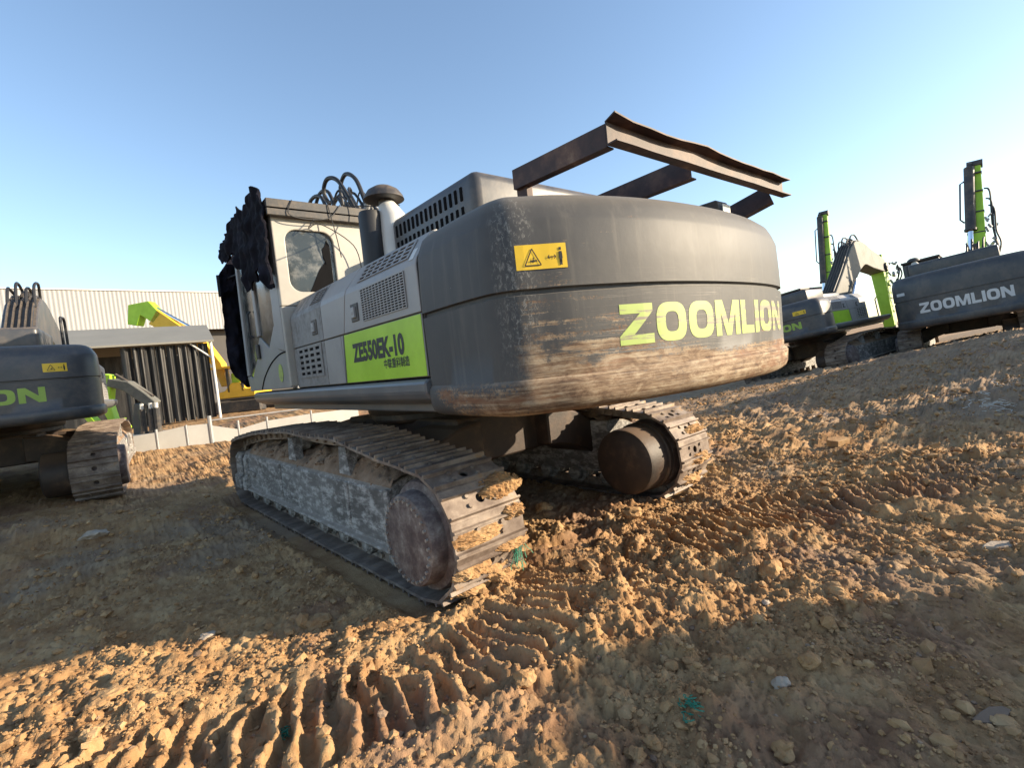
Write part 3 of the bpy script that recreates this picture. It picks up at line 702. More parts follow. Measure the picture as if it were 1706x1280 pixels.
def add_stack(root, main=False):
    M = Matrix.Identity(4)
    b = MB(); b.lathe([(.08, 2.5), (.108, 2.5), (.108, 3.06), (.095, 3.10), (.05, 3.11)], (-1.155, -1.14, 0), 2, 22); st = b.build('air_cleaner_pipe', 'black_rubber', root, smooth=True)
    b = MB(); b.lathe([(.05, 3.08), (.055, 3.2), (.16, 3.20), (.185, 3.21), (.178, 3.235), (.14, 3.29), (.08, 3.325), (.001, 3.335)], (-1.03, -1.20, 0), 2, 26); b.build('rain_cap', 'dark_steel', st, smooth=True, angle=50)
    b = MB(); b.tube([(-.98, -1.24, 2.5), (-.975, -1.24, 2.9), (-.985, -1.235, 3.05), (-1.02, -1.21, 3.17)], [.135, .135, .12, .075], 18); b.build('exhaust_elbow', 'white_steel', st, smooth=True)

def add_letters(root, cw, mat):
    for i, me in enumerate(cached(('letters', mat), lambda: letters(mat))): put('letter', me, cw)
def add_label(cw, x0=-1.43, x1=-1.18):
    b, s0, s1 = patch_on_cw(x0, x1, 2.10, 2.235, .004); lb = b.build('warning_label', 'label_yellow', cw); S = s1 - s0
    def at(u, z, o=.0062): return cw_at(s0 + S * u, z, o)
    def line(p, q, w, name='mark'):
        b = MB(); p = Vector(p); q = Vector(q); n = 4; d = (q - p).normalized(); nn = Vector((-d.y, d.x)) * w / 2
        for i in range(n + 1):
            c = p.lerp(q, i / n)
            for t in (c + nn, c - nn): b.v.append(tuple(at(t.x / S, 2.10 + t.y)))
        b.f = [(2 * i, 2 * i + 1, 2 * i + 3, 2 * i + 2) for i in range(n)]; return b
    m = MB()
    def L(p, q, w): t = line(p, q, w); m.add(t.v, t.f)
    A, B_, C_ = (.055 * S / .32, .022), (.155 * S / .32, .022), (.105 * S / .32, .112)
    L(A, B_, .006); L(B_, C_, .006); L(C_, A, .006); L((A[0] + .03, .045), (B_[0] - .02, .047), .008); L((A[0] + .045, .035), (A[0] + .05, .065), .006)
    L((.62 * S, .062), (.78 * S, .062), .005); L((.62 * S, .062), (.655 * S, .073), .004); L((.62 * S, .062), (.655 * S, .051), .004); L((.78 * S, .062), (.745 * S, .073), .004); L((.78 * S, .062), (.745 * S, .051), .004)
    L((.875 * S, .03), (.875 * S, .090), .016); L((.862 * S, .015), (.868 * S, .055), .007); L((.888 * S, .015), (.882 * S, .055), .007); L((.845 * S, .05), (.852 * S, .088), .005); L((.905 * S, .05), (.898 * S, .088), .005); L((.875 * S, .096), (.875 * S, .112), .013)
    m.build('warning_pictogram', 'black_print', lb)

def stick_fittings(stk, xo, s0, s1, nn):
    def at(u, x, o): q = s0.lerp(s1, u) + nn * o; return Vector((xo + x, q.x, q.y))
    for u, w, r_ in ((.985, .24, .17), (.02, .36, .20)):
        b = MB(); b.cyl(at(u, -w, 0), at(u, w, 0), r_, n=16); b.build('pin_boss', 'dark_steel', stk, smooth=True)
    b = MB(); b.tube([at(.42, -.34, .2), at(.45, -.46, .3), at(.80, -.44, .3), at(.83, -.30, .2)], .03, 8); b.build('guard_rail', 'dark_steel', stk, smooth=True)
    for u in (.3, .5, .7, .88):
        b = MB(); w = .30 - .12 * u; p = [at(u, -w - .015, -.02), at(u, w + .015, -.02), at(u, w + .015, .26), at(u, -w - .015, .26)]; d = at(u + .012, 0, 0) - at(u, 0, 0)
        b.add(p + [q + d for q in p], [(0, 1, 2, 3), (7, 6, 5, 4), (0, 4, 5, 1), (1, 5, 6, 2), (2, 6, 7, 3), (3, 7, 4, 0)]); b.build('pipe_clamp', 'dark_steel', stk)
    for k, (u0, u1, x) in enumerate(((.0, .62, .40), (.05, .55, .47), (.02, .72, .36))):
        b = MB(); b.tube(smooth_pts([at(u0, x + .15, .5), at(u0 + .12, x + .22, .35), at((u0 + u1) / 2, x + .1, .22), at(u1 - .05, x + .06, .25), at(u1, x - .1, .2)], 5), .032, 6); b.build('hydraulic_hose', 'black_rubber', stk, smooth=True)
    b = MB(); r = random.Random(9)
    for k in range(16):
        p = at(r.uniform(-.04, .42), .30 + r.uniform(0, .35), r.uniform(.1, .6)); b.cyl(p, p + Vector((r.uniform(-.1, .1), r.uniform(-.15, .15), r.uniform(-.1, .25))), r.uniform(.03, .06), n=7)
    b.build('hose_fittings', 'galvanised', stk)['kind'] = 'stuff'

# ---- boom and stick, drawn in the machine's (y, z) plane
def add_boom(root, pose, mats=('boom_cream', 'lime'), hoses=True, bucket=False, xo=.12):
    P = pose; bmat, smat = mats; f, e, t = P['foot'], P['elbow'], P['tip']
    cl = smooth_pts([f, ((f[0] + e[0]) / 2, (f[1] + e[1]) / 2), e, ((e[0] + t[0]) / 2, (e[1] + t[1]) / 2 + .06), t], 4); n = len(cl)
    th = [np.interp(i / (n - 1), [0, .12, .5, .85, 1], [.42, .66, .95, .66, .48]) * P.get('bt', 1.0) for i in range(n)]
    b = MB(); b.strip(cl, th, xo - .28, xo + .28); bo = b.build('boom', bmat, root, bevel=.02, seg=1)
    def cylr(p, q, r, x, name, par, split=.55):
        p = Vector((x, *p)); q = Vector((x, *q)); m = p.lerp(q, split)
        b = MB(); b.cyl(p, m, r, n=14); b.cyl(m - (q - p).normalized() * .08, m, r * 1.18, n=14); b.cyl(p - Vector((.07, 0, 0)), p + Vector((.07, 0, 0)), r * 1.1, n=12)
        o = b.build(name, P.get('cylmat', 'dark_steel'), par, smooth=True)
        b = MB(); b.cyl(m, q, r * .55, n=12); b.cyl(q - Vector((.06, 0, 0)), q + Vector((.06, 0, 0)), r * .9, n=12); b.build('piston_rod', 'chrome', o, smooth=True)
    lift = (f[0] + .75, f[1] - .2); mid = ((f[0] + e[0]) / 2 + .45, (f[1] + e[1]) / 2)
    for x in (xo - .40, xo + .40): cylr(lift, mid, .12, x, 'boom_cylinder', bo)
    off = P.get('cyl_side', 1); s0, s1 = t, P['stick']; d = (Vector(s1) - Vector(s0)).normalized(); back = Vector(s0) - d * .55; nn = Vector((-d.y, d.x))
    b = MB(); b.strip([tuple(back), s0, tuple(Vector(s0).lerp(Vector(s1), .3)), s1], [.22, .62, .52, .26], xo - P.get('sw', .2), xo + P.get('sw', .2)); 
    if 'taper' in P:
        b.v = [(xo + (x - xo) * (1 - (1 - P['taper']) * max(0, min(1, (Vector((y, z)) - Vector(s0)).dot(d) / (Vector(s1) - Vector(s0)).length))), y, z) for x, y, z in b.v]
    stk = b.build('stick', smat, root, bevel=.02, seg=1)
    if 'taper' in P: stick_fittings(stk, xo, Vector(s0), Vector(s1), nn * off)
    up = Vector((-(t[1] - e[1]), t[0] - e[0])).normalized()
    cylr(tuple(Vector(e) + up * .55), tuple(back), .12, xo, 'stick_cylinder', bo, .62)
    a0 = Vector(s0) + nn * off * .42; a1 = Vector(s0).lerp(Vector(s1), .95) + nn * off * .22
    cylr(tuple(a1), tuple(a0), P.get('cr', .11), xo + P.get('cx', 0), 'bucket_cylinder', stk, P.get('csplit', .7))
    if hoses:
        h = MB()
        for k, x in enumerate((-.2, -.1, 0, .1, .2)):
            pts = [Vector((xo + x, c[0], c[1])) + Vector((0, *(Vector((-(cl[min(i + 1, n - 1)][1] - cl[max(i - 1, 0)][1]), cl[min(i + 1, n - 1)][0] - cl[max(i - 1, 0)][0])).normalized() * (th[i] / 2 + .05)))) for i, c in enumerate(cl[2:-1], 2)]
            h.tube(pts, .024, 6)
        h.build('hydraulic_pipes', 'dark_steel', bo, smooth=True)
        h = MB()
        for k, x in enumerate((-.22, -.08, .08, .22)):
            q = Vector(e) + up * .4; z = .30 + .12 * (k % 2)
            h.tube(smooth_pts([(xo + x, q.x - .75, q.y - .22), (xo + x, q.x - .5, q.y + z * .7), (xo + x * 1.1, q.x - .1, q.y + z), (xo + x * .9, q.x + .3, q.y + z * .5), (xo + x * .8, q.x + .45, q.y - .1)], 5), .03, 7)
        h.build('hydraulic_hoses', 'black_rubber', bo, smooth=True)
    return bo, stk

def generic_cab(root, mat='charcoal', roofmat='dark_steel'):
    b = MB(); p = [(.46, 1.57), (2.35, 1.57), (2.55, 2.0), (2.45, 2.5), (2.15, 3.32), (.46, 3.32)]
    b.prism(p, 0, -1.5, -.45); cb = b.build('cab', mat, root, bevel=.04, seg=2)
    b = MB(); b.box(-1.53, -.42, .38, 2.3, 3.322, 3.40); b.build('cab_roof', roofmat, cb, bevel=.02, seg=1)
    for nm, q in (('rear_window', [(-1.38, .455, 2.62), (-.57, .455, 2.62), (-.57, .455, 3.2), (-1.38, .455, 3.2)]), ('side_window', [(-1.504, 1.5, 2.1), (-1.504, 2.36, 2.1), (-1.504, 2.05, 3.2), (-1.504, 1.5, 3.2)]), ('side_window', [(-1.504, .7, 2.3), (-1.504, 1.4, 2.3), (-1.504, 1.4, 3.2), (-1.504, .7, 3.2)])):
        b = MB(); n = Vector((0, .003, 0)) if 'rear' in nm else Vector((.003, 0, 0)); b.add([Vector(v) for v in q] + [Vector(v) + n for v in q], [(0, 1, 2, 3), (7, 6, 5, 4), (0, 4, 5, 1), (1, 5, 6, 2), (2, 6, 7, 3), (3, 7, 4, 0)]); b.build(nm, 'tinted_glass', cb)
    return cb
def handrail(root, pts, name='handrail', r=.02): b = MB(); b.tube(smooth_pts(pts, 4), r, 8); return b.build(name, 'black_rubber', root, smooth=True)

def excavator(label, M, group=None, letters_mat='clean_lime_letters', cwmat=None, pose=None, mats=('boom_cream', 'lime'), yaw=0.0, main=False, label_at=(-1.43, -1.18), dirt=True, xo=.12):
    root = thing('crawler_excavator', label, 'excavator', M, group)
    cw = put('counterweight', cached('cw', m_cw), root)
    if cwmat: use_mat(cw, cwmat)
    add_letters(root, cw, letters_mat)
    if label_at: add_label(cw, *label_at)
    put('engine_housing', cached('core', m_core), root); put('deck_frame', cached('deck', m_deck), root)
    add_sides(root, -1, main); add_sides(root, 1, False); add_hood(root, main); add_stack(root, main)
    add_crawler(root, yaw, dirt, main)
    if pose: add_boom(root, pose, mats, xo=xo)
    return root, cw

# ================================================================== the main machine
LOW_BOOM = dict(foot=(.65, 1.95), elbow=(3.15, 4.0), tip=(6.5, 3.3), stick=(6.1, 2.0))
ex, ex_cw = excavator('large grey excavator with scraped counterweight, wrecked cab and green model number panel', Matrix.Identity(4),
                      'tracked excavators parked in the yard', pose=LOW_BOOM, yaw=R(2.2), main=True, letters_mat='lime_letters')
def frame_poly(parent, poly, x0, x1, name, mat, bevel=.008): b = MB(); b.prism(poly, 0, x0, x1); return b.build(name, mat, parent, bevel=bevel, seg=1)
def wreck_cab(root):
    XL, XR, Y0 = -1.57, -.48, .45
    b = MB(); inner = []; outer = []; ox0, ox1, oz0, oz1 = XL, XR, 2.50, 3.525; ix0, ix1, iz0, iz1, rr = -1.44, -.90, 2.66, 3.36, .13; m = 8
    for (cx, cz, a0, c, p, q_) in ((ix1 - rr, iz1 - rr, 0, (ox1, oz1), (ox1, iz1 - rr), (ix1 - rr, oz1)), (ix0 + rr, iz1 - rr, 90, (ox0, oz1), (ix0 + rr, oz1), (ox0, iz1 - rr)), (ix0 + rr, iz0 + rr, 180, (ox0, oz0), (ox0, iz0 + rr), (ix0 + rr, oz0)), (ix1 - rr, iz0 + rr, 270, (ox1, oz0), (ix1 - rr, oz0), (ox1, iz0 + rr))):
        for k in range(m + 1):
            t = k / m; an = R(a0 + 90 * t); inner.append((cx + rr * math.cos(an), cz + rr * math.sin(an))); u = t * 2
            outer.append(tuple(Vector(p).lerp(Vector(c), u)) if u <= 1 else tuple(Vector(c).lerp(Vector(q_), u - 1)))
    n = len(inner); vs = [(x, y, z) for y in (Y0, Y0 + .07) for r_ in (outer, inner) for x, z in r_]; fs = []
    for i in range(n):
        j = (i + 1) % n; fs += [(i, j, n + j, n + i), (2 * n + j, 2 * n + i, 3 * n + i, 3 * n + j), (j, i, 2 * n + i, 2 * n + j), (n + i, n + j, 3 * n + j, 3 * n + i)]
    b.add(vs, fs)
    b.box(XL, XR, Y0 + .002, Y0 + .065, 1.60, 2.498); cb = b.build('cab', 'cab_cream', root, bevel=.012, seg=2)
    b = MB(); b.box(-1.455, -.885, Y0 + .035, Y0 + .045, 2.645, 3.375); gl = b.build('rear_window', 'sooty_glass', cb)
    b = MB(); b.prism([(-1.22, 2.66), (-.94, 2.66), (-.94, 3.22), (-.97, 3.27), (-1.0, 3.20), (-1.03, 3.17), (-1.03, 3.06), (-1.01, 3.02), (-1.09, 2.92), (-1.15, 2.8)], 1, Y0 + .027, Y0 + .033); b.build('window_silhouette', 'black_slot', gl)  # flat black silhouette laid in front of the rear glass
    b = MB(); b.box(-1.62, -.43, .36, 2.55, 3.545, 3.575); b.box(-1.62, -.43, .36, .40, 3.48, 3.66); b.box(-1.62, -1.58, .402, 2.55, 3.577, 3.66); b.box(-.47, -.43, .402, 2.55, 3.577, 3.66)
    b.build('roof_guard', 'dark_steel', cb, bevel=.006, seg=1)
    b = MB(); b.box(-.55, -.482, Y0 + .072, 2.45, 1.57, 3.52); b.build('inner_wall', 'dark_steel', cb)
    # left side: posts and the door with its notched windows
    frame_poly(cb, [(.522, 2.0), (.86, 2.06), (.80, 3.52), (.522, 3.52)], XL, XL + .06, 'rear_pillar', 'body_grey')
    frame_poly(cb, [(.462, 1.585), (2.50, 1.585), (2.60, 1.80), (2.42, 1.80), (2.30, 1.76), (1.90, 2.02), (1.76, 2.20), (1.66, 2.28), (1.25, 2.10), (.94, 2.34), (.862, 2.34), (.862, 2.05), (.518, 1.995), (.462, 1.995)], XL + .02, XL + .075, 'door_panel', 'body_grey')
    frame_poly(cb, [(1.60, 2.285), (1.72, 2.285), (1.70, 3.52), (1.60, 3.52)], XL + .005, XL + .06, 'door_post', 'body_grey')
    frame_poly(cb, [(2.44, 1.805), (2.54, 1.805), (2.44, 3.52), (2.36, 3.52)], XL + .005, XL + .06, 'front_pillar', 'galvanised')
    frame_poly(cb, [(.87, 2.35), (.945, 2.35), (1.25, 2.12), (1.59, 2.27), (1.59, 3.5), (.81, 3.5)], XL + .03, XL + .037, 'side_window', 'sooty_glass', 0)
    frame_poly(cb, [(1.73, 2.27), (1.92, 2.04), (2.30, 1.78), (2.41, 1.82), (2.34, 3.5), (1.715, 3.5)], XL + .03, XL + .037, 'side_window', 'sooty_glass', 0)
    b = MB(); b.tube([(XL + .01, 1.9, 2.30), (XL - .02, 1.94, 2.33), (XL - .02, 1.95, 2.62), (XL + .01, 1.92, 2.65)], .013, 6); b.build('grab_handle', 'black_rubber', cb, smooth=True)
    b = MB(); b.box(XL - .012, XL + .012, 1.68, 1.80, 2.00, 2.19); b.build('door_handle', 'dark_steel', cb, bevel=.006, seg=1)
    b = MB(); b.tube(smooth_pts([(XL + .018, .50, 2.0), (XL + .018, .85, 1.985), (XL + .018, 1.25, 1.90), (XL + .018, 1.62, 1.75), (XL + .018, 1.83, 1.60)], 5), .009, 6); b.build('panel_seam', 'black_slot', cb, smooth=True)
    b = MB(); b.lathe([(.0005, 0), (.085, 0), (.085, .004), (.0005, .004)], (XL + .014, .86, 1.77), 0, 24); b.v = [(x, y, 1.77 + (z - 1.77) * 1.25) for x, y, z in b.v]; b.build('round_emblem', 'lime_letters', cb)
    # burnt interior
    b = MB(); b.box(-1.35, -.62, .75, 1.0, 1.7, 2.9); b.box(-1.35, -.62, .75, 1.45, 1.7, 2.05); b.build('seat', 'black_cloth', cb, bevel=.05, seg=2)
    b = MB(); b.box(-1.50, -.56, .53, 2.5, 1.60, 1.70); b.build('cab_floor', 'dark_steel', cb)
    b = MB(); b.box(-1.50, -.56, 2.42, 2.48, 1.71, 2.15); b.box(-1.50, -.56, 2.36, 2.43, 3.30, 3.50); b.box(-.62, -.56, 2.36, 2.48, 2.16, 3.29); b.build('front_frame', 'dark_steel', cb)
    return cb
cab = wreck_cab(ex)
for k, pts in enumerate([[(-1.1, .37, 3.49), (-1.2, .36, 3.36), (-1.05, .36, 3.42), (-.7, .34, 3.2), (-.62, .36, 2.9)], [(-1.35, .35, 3.66), (-1.4, .34, 3.5), (-1.2, .34, 3.46), (-.95, .34, 3.5), (-.8, .35, 3.67)],
                         [(-.95, .35, 3.66), (-.9, .33, 3.3), (-.86, .35, 3.05)], [(-.75, .4, 3.67), (-.3, -.1, 3.58), (-.7, -.7, 3.38), (-1.0, -1.2, 3.325)]]):
    b = MB(); b.tube(smooth_pts(pts, 6), .006, 5); b.build('loose_wire', 'black_rubber', cab)
def m_fit():
    b = MB()
    for q in range(60):
        y = random.uniform(1.3, 2.9); p = Vector((random.uniform(-.3, .45), y, random.uniform(3.75, 3.80 + (y - 1.0) * .42)))
        b.cyl(p, p + Vector((random.uniform(-.12, .12), random.uniform(-.18, .18), random.uniform(-.12, .18))), random.uniform(.018, .05), n=8)
    return b
m_fit().build('hose_fittings', 'galvanised', ex)['kind'] = 'stuff'
for pts in [[(-.15, 2.3, 4.35), (-.2, 2.35, 4.55), (-.18, 2.2, 4.70), (-.12, 1.95, 4.60), (-.05, 1.7, 4.2), (0, 1.5, 3.8)], [(.1, 2.4, 4.4), (.1, 2.4, 4.68), (.1, 2.15, 4.80), (.1, 1.8, 4.60), (.12, 1.6, 4.2), (.15, 1.4, 3.8)], [(.3, 2.0, 4.2), (.3, 1.85, 4.4), (.35, 1.5, 4.2), (.4, 1.2, 3.9), (.4, 1.0, 3.5)]]:
    b = MB(); b.tube(smooth_pts(pts, 6), .032, 8); b.build('boom_hose', 'black_rubber', ex, smooth=True)
rh = random.Random(5)
for k in range(7):
    y0 = rh.uniform(1.6, 2.7); x0 = rh.uniform(-.3, .4); z0 = 3.7 + (y0 - 1.2) * .35; b = MB()
    b.tube(smooth_pts([(x0, y0, z0), (x0 + rh.uniform(-.1, .1), y0 - .15, z0 + rh.uniform(.25, .45)), (x0 + rh.uniform(-.1, .1), y0 - .4, z0 + rh.uniform(.1, .35)), (x0, y0 - .75, z0 - .2)], 5), rh.uniform(.012, .024), 6); b.build('boom_hose', 'black_rubber', ex, smooth=True)
b = MB(); b.box(-.2, .25, -.1, .6, 2.6, 3.2); b.build('boom_bracket', 'dark_steel', ex, bevel=.03, seg=1)

# dirt packed on the rear of the near crawler
def lump_mesh(name, mat, blobs, seed, sub=2):
    r = np.random.default_rng(seed); bm = bmesh.new()
    for (c, s) in blobs:
        g = bmesh.ops.create_icosphere(bm, subdivisions=sub, radius=1)
        for v in g['verts']:
            p = v.co; n = 1 + .6 * float(gnoise(np.array([p.x * 1.1 + c[0] * 9]), np.array([p.y * 1.1 + p.z * 1.0 + c[1] * 7]), seed)[0]) + .22 * float(gnoise(np.array([p.x * 5 + 3]), np.array([p.z * 5 + p.y * 4]), seed + 1)[0]) + r.uniform(-.035, .035)
            v.co = Vector((c[0] + p.x * s[0] * n, c[1] + p.y * s[1] * n, c[2] + p.z * s[2] * n))
    me = bpy.data.meshes.new(name); bm.to_mesh(me); bm.free(); me.materials.append(MATS[mat]); return me
def on_track(t_deg, x, lift): t = R(t_deg); return (x, -2.17 + (.467 + lift) * math.cos(t), .455 + (.467 + lift) * math.sin(t))
Uz = Matrix.Rotation(R(2.2), 4, 'Z')
crust = MB(); q = 0
for t, x, sx, dt, thk in ((140, -1.20, .15, 10, .05), (176, -1.50, .16, 5, .035), (166, -1.17, .08, 5, .04), (222, -1.24, .15, 7, .06), (233, -1.42, .18, 6, .045), (204, -1.56, .12, 5, .035), (194, -1.22, .12, 4, .03), (212, -1.36, .10, 3, .03), (150, 1.52, .14, 5, .035), (188, 1.5, .16, 6, .04), (215, 1.4, .18, 7, .05)):
    n_ = 26; g = np.linspace(-1, 1, n_); A, B = np.meshgrid(g, g); q += 1
    hgt = thk * (1.15 * (1 - (A * A + B * B)) + .9 * fbm(A + q * 7, B, 1.6, 3, 201, .6) + .5 * np.abs(fbm(A + q * 5, B, 5, 3, 207, .65)) - .35)
    vs = [on_track(t + dt * b_ * 1.3, x + sx * a_ * 1.3, .008 + h_) for a_, b_, h_ in zip(A.ravel(), B.ravel(), np.maximum(hgt, -.02).ravel())]
    H = hgt.ravel(); fs = []
    for i in range(n_ - 1):
        for j in range(n_ - 1):
            c4 = (i * n_ + j, i * n_ + j + 1, (i + 1) * n_ + j + 1, (i + 1) * n_ + j)
            if max(H[k] for k in c4) > -.012: fs.append(c4)
    crust.add(vs, fs)
o = put('packed_earth', crust.mesh('packed_earth', 'clod_earth'), ex, Uz); o['kind'] = 'stuff'
P_ = np.column_stack([-rng.uniform(1.22, 1.62, 700), rng.uniform(-1.62, 2.3, 700), np.zeros(700)]); P_[:, 2] = .815 + .09 * sst(-.3, .4, fbm(-P_[:, 0], P_[:, 1], 2.2, 3, 89)) - .10 * sst(-1.45, -1.62, P_[:, 0])
RUBBLE = (P_, rng.uniform(.007, .032, 700) ** 1.0)

# scrap of green netting caught in the crawler
def strands(name, mat, c, n, size, drop, seed, parent=None):
    r = random.Random(seed); b = MB()
    for k in range(n):
        p = Vector(c) + Vector((r.gauss(0, size), r.gauss(0, size), r.gauss(0, size))); pts = [p]
        for j in range(6): pts.append(pts[-1] + Vector((r.gauss(0, size * .5), r.gauss(0, size * .5), r.gauss(-drop, drop * .5))))
        b.tube(pts, .0028, 3)
    return b.build(name, mat, parent)
tag(strands('netting_scrap', 'green_net', (-1.05, -2.64, .40), 22, .022, .035, 3), 'torn green netting caught on the near crawler shoes', 'netting')

# ------------------------------------------------------------------ black cloth on the cab
def ragged(name, ys, top, bot, place, seed, nv=34, nu=90, th=.02, fold=.05):
    U = np.linspace(ys[0], ys[-1], nu); tz = np.interp(U, ys, top) + .05 * fbm(U, U * 0 + 2, 4, 2, seed); bz = np.interp(U, ys, bot) + .12 * fbm(U, U * 0, 6, 2, seed + 1)
    V = np.linspace(0, 1, nv); UU, VV = np.meshgrid(U, V); ZZ = tz[None, :] * (1 - VV) + bz[None, :] * VV
    D = fold * np.abs(fbm(UU, ZZ, 3.2, 3, seed + 2)) * 2 + fold * .8 * np.sin(UU * 21 + 2 * fbm(UU, ZZ, 1.5, 2, seed + 3)) * (.2 + VV) * .5
    out = []
    for layer, o_ in ((0, 0), (1, -th)):
        out += [tuple(place(u, z, d + o_)) for u, z, d in zip(UU.ravel(), ZZ.ravel(), D.ravel())]
    b = MB(); b.v = out; m = nu * nv
    for i in range(nv - 1):
        for j in range(nu - 1):
            a = i * nu + j; b.f += [(a, a + 1, a + nu + 1, a + nu), (m + a, m + a + nu, m + a + nu + 1, m + a + 1)]
    for j in range(nu - 1): b.f += [(j, m + j, m + j + 1, j + 1), ((nv - 1) * nu + j, (nv - 1) * nu + j + 1, m + (nv - 1) * nu + j + 1, m + (nv - 1) * nu + j)]
    for i in range(nv - 1): b.f += [(i * nu, (i + 1) * nu, m + (i + 1) * nu, m + i * nu), (i * nu + nu - 1, m + i * nu + nu - 1, m + (i + 1) * nu + nu - 1, (i + 1) * nu + nu - 1)]
    return b.build(name, 'black_cloth', None, smooth=True, angle=60)
c1 = ragged('torn_cloth', [.40, .52, .68, .9, 1.1, 1.3, 1.5, 1.62, 1.9, 2.2, 2.5, 2.9], [3.70, 3.80, 3.90, 3.86, 3.84, 3.78, 3.90, 3.84, 3.90, 3.80, 3.74, 3.72], [2.74, 2.70, 2.84, 3.02, 2.92, 2.86, 2.84, 3.10, 3.30, 3.46, 3.44, 3.52], lambda u, z, d: Vector((-1.635 - d, u, z)), 31)
tag(c1, 'torn black cloth bunched over the cab roof edge and side windows', 'cloth')
c2 = ragged('hanging_cloth', [-1.72, -1.6, -1.5, -1.3, -1.1, -.8], [3.30, 3.5, 3.62, 3.6, 3.55, 3.5], [1.95, 1.72, 1.66, 1.8, 1.75, 1.9], lambda u, z, d: Vector((u, 2.78 + d * 1.3, z)), 47, fold=.07)
tag(c2, 'long black cloth hanging down in front of the cab', 'cloth')
b = MB(); b.tube([(-1.50, 2.46, 3.28), (-1.62, 2.85, 3.26), (-1.66, 2.95, 3.2)], .014, 6); b.box(-1.72, -1.60, 2.94, 2.97, 3.02, 3.34); b.build('mirror', 'black_rubber', cab, bevel=.01, seg=1)

# ------------------------------------------------------------------ bent steel frame lying across the counterweight
fr = thing('bent_steel_frame', 'rusty bent frame of steel channels on top of the counterweight', 'steel frame', Matrix.Translation((.2, -3.3, 2.555)))
FO = Vector((.2, -3.3, 2.555))
def channel(name, p0, p1, n_open, h=.125, fl=.075, t=.009, dent=0, seed=0, segs=14, kink=0):
    """rolled channel from p0 to p1 (line of the web's middle), flanges pointing to n_open"""
    p0 = Vector(p0) - FO; p1 = Vector(p1) - FO; d = (p1 - p0).normalized(); n_open = (Vector(n_open) - d * d.dot(Vector(n_open))).normalized(); up = n_open.cross(d).normalized()
    if up.z < 0: up = -up
    b = MB(); r = random.Random(seed); sec = [(0, -h / 2), (fl, -h / 2), (fl, -h / 2 + t), (t, -h / 2 + t), (t, h / 2 - t), (fl, h / 2 - t), (fl, h / 2), (0, h / 2)]; m = len(sec)
    for i in range(segs + 1):
        u = i / segs; jt = r.gauss(0, dent); jb = r.gauss(0, dent * .6); jy = r.gauss(0, dent * .4); jt += kink * math.exp(-((u - .42) / .06) ** 2) + kink * 1.2 * math.exp(-(u / .05) ** 2)
        for k, (a, c) in enumerate(sec):
            w = (a / fl); q = p0.lerp(p1, u) + n_open * (a + jy * .6) + up * (c + (jt if c > 0 else jb) * w)
            b.v.append(tuple(q))
    for i in range(segs):
        for k in range(m): b.f.append((i * m + k, i * m + (k + 1) % m, (i + 1) * m + (k + 1) % m, (i + 1) * m + k))
    b.f += [tuple(range(m))[::-1], tuple(segs * m + k for k in range(m))]
    return b.build(name, 'rusty_steel', fr)
channel('rear_rail', (-.88, -3.63, 2.835), (1.38, -3.66, 2.815), (0, -1, 0), .135, .075, dent=.003, seed=4, kink=.022)
channel('side_strut', (-.87, -3.62, 2.83), (-.92, -2.86, 2.835), (1, 0, 0), .13, .07, seed=2, segs=4)
channel('side_strut', (.02, -3.615, 2.80), (-.02, -2.625, 2.78), (1, 0, 0), .15, .07, seed=3, segs=4)
channel('side_strut', (1.28, -3.60, 2.79), (1.12, -3.10, 2.62), (1, 0, 0), .15, .08, seed=5, segs=4)
channel('short_post', (-.885, -2.90, 2.545), (-.885, -2.90, 2.775), (1, 0, 0), .10, .05, seed=7, segs=2)
channel('foot_plate', (1.02, -3.30, 2.585), (1.26, -3.28, 2.585), (0, 0, 1), .22, .05, seed=6, segs=3)
b = MB(); b.prism([(-3.50, 2.54), (-3.18, 2.54), (-3.20, 2.66), (-3.30, 2.70), (-3.47, 2.70)], 0, .62, .80); lam = b.build('rear_lamp', 'dark_steel', ex_cw, bevel=.01, seg=1)
b = MB(); b.box(.65, .77, -3.5065, -3.4985, 2.575, 2.665); b.build('lens', 'lamp_lens', lam, bevel=.004, seg=1)

# ================================================================== the other machines
def place(az_deg, loc, roll=0, pitch=0):     # heading measured from +X towards +Y
    return Matrix.Translation(loc) @ Matrix.Rotation(R(az_deg - 90), 4, 'Z') @ Matrix.Rotation(R(roll), 4, 'Y') @ Matrix.Rotation(R(pitch), 4, 'X')
G = 'tracked excavators parked in the yard'
UPPER = ('counterweight', 'engine_housing', 'service_door', 'lower_panel', 'hood', 'engine_cover', 'air_cleaner_pipe', 'cab', 'handrail')
def stretch(root, zs, anchor, names=UPPER):      # models with a lower or taller upper body
    for o in list(root.children):
        if o.name.split('.')[0] in names: o.matrix_basis = Matrix.Translation((0, 0, anchor)) @ Matrix.Diagonal((1, 1, zs, 1)) @ Matrix.Translation((0, 0, -anchor)) @ o.matrix_basis
def lean(root, deg, c):
    for o in list(root.children):
        if o.name.split('.')[0] in ('boom', 'stick'): o.matrix_basis = Matrix.Translation(c) @ Matrix.Rotation(R(deg), 4, 'Y') @ Matrix.Translation(-Vector(c)) @ o.matrix_basis
exl, _ = excavator('dark excavator at the left edge with green lettering cut off by the frame', place(86, (-4.62, 7.35, .16)), G, pose=dict(foot=(.65, 1.95), elbow=(3.15, 3.6), tip=(6.5, 2.9), stick=(6.1, 1.6)), mats=('charcoal', 'lime'), cwmat='charcoal', label_at=(1.12, 1.36))
generic_cab(exl); handrail(exl, [(1.2, -2.1, 2.55), (1.2, -2.1, 3.15), (1.2, -1.95, 3.22), (1.2, -1.65, 3.2), (1.2, -1.6, 2.55)])
stretch(exl, .84, 1.3)
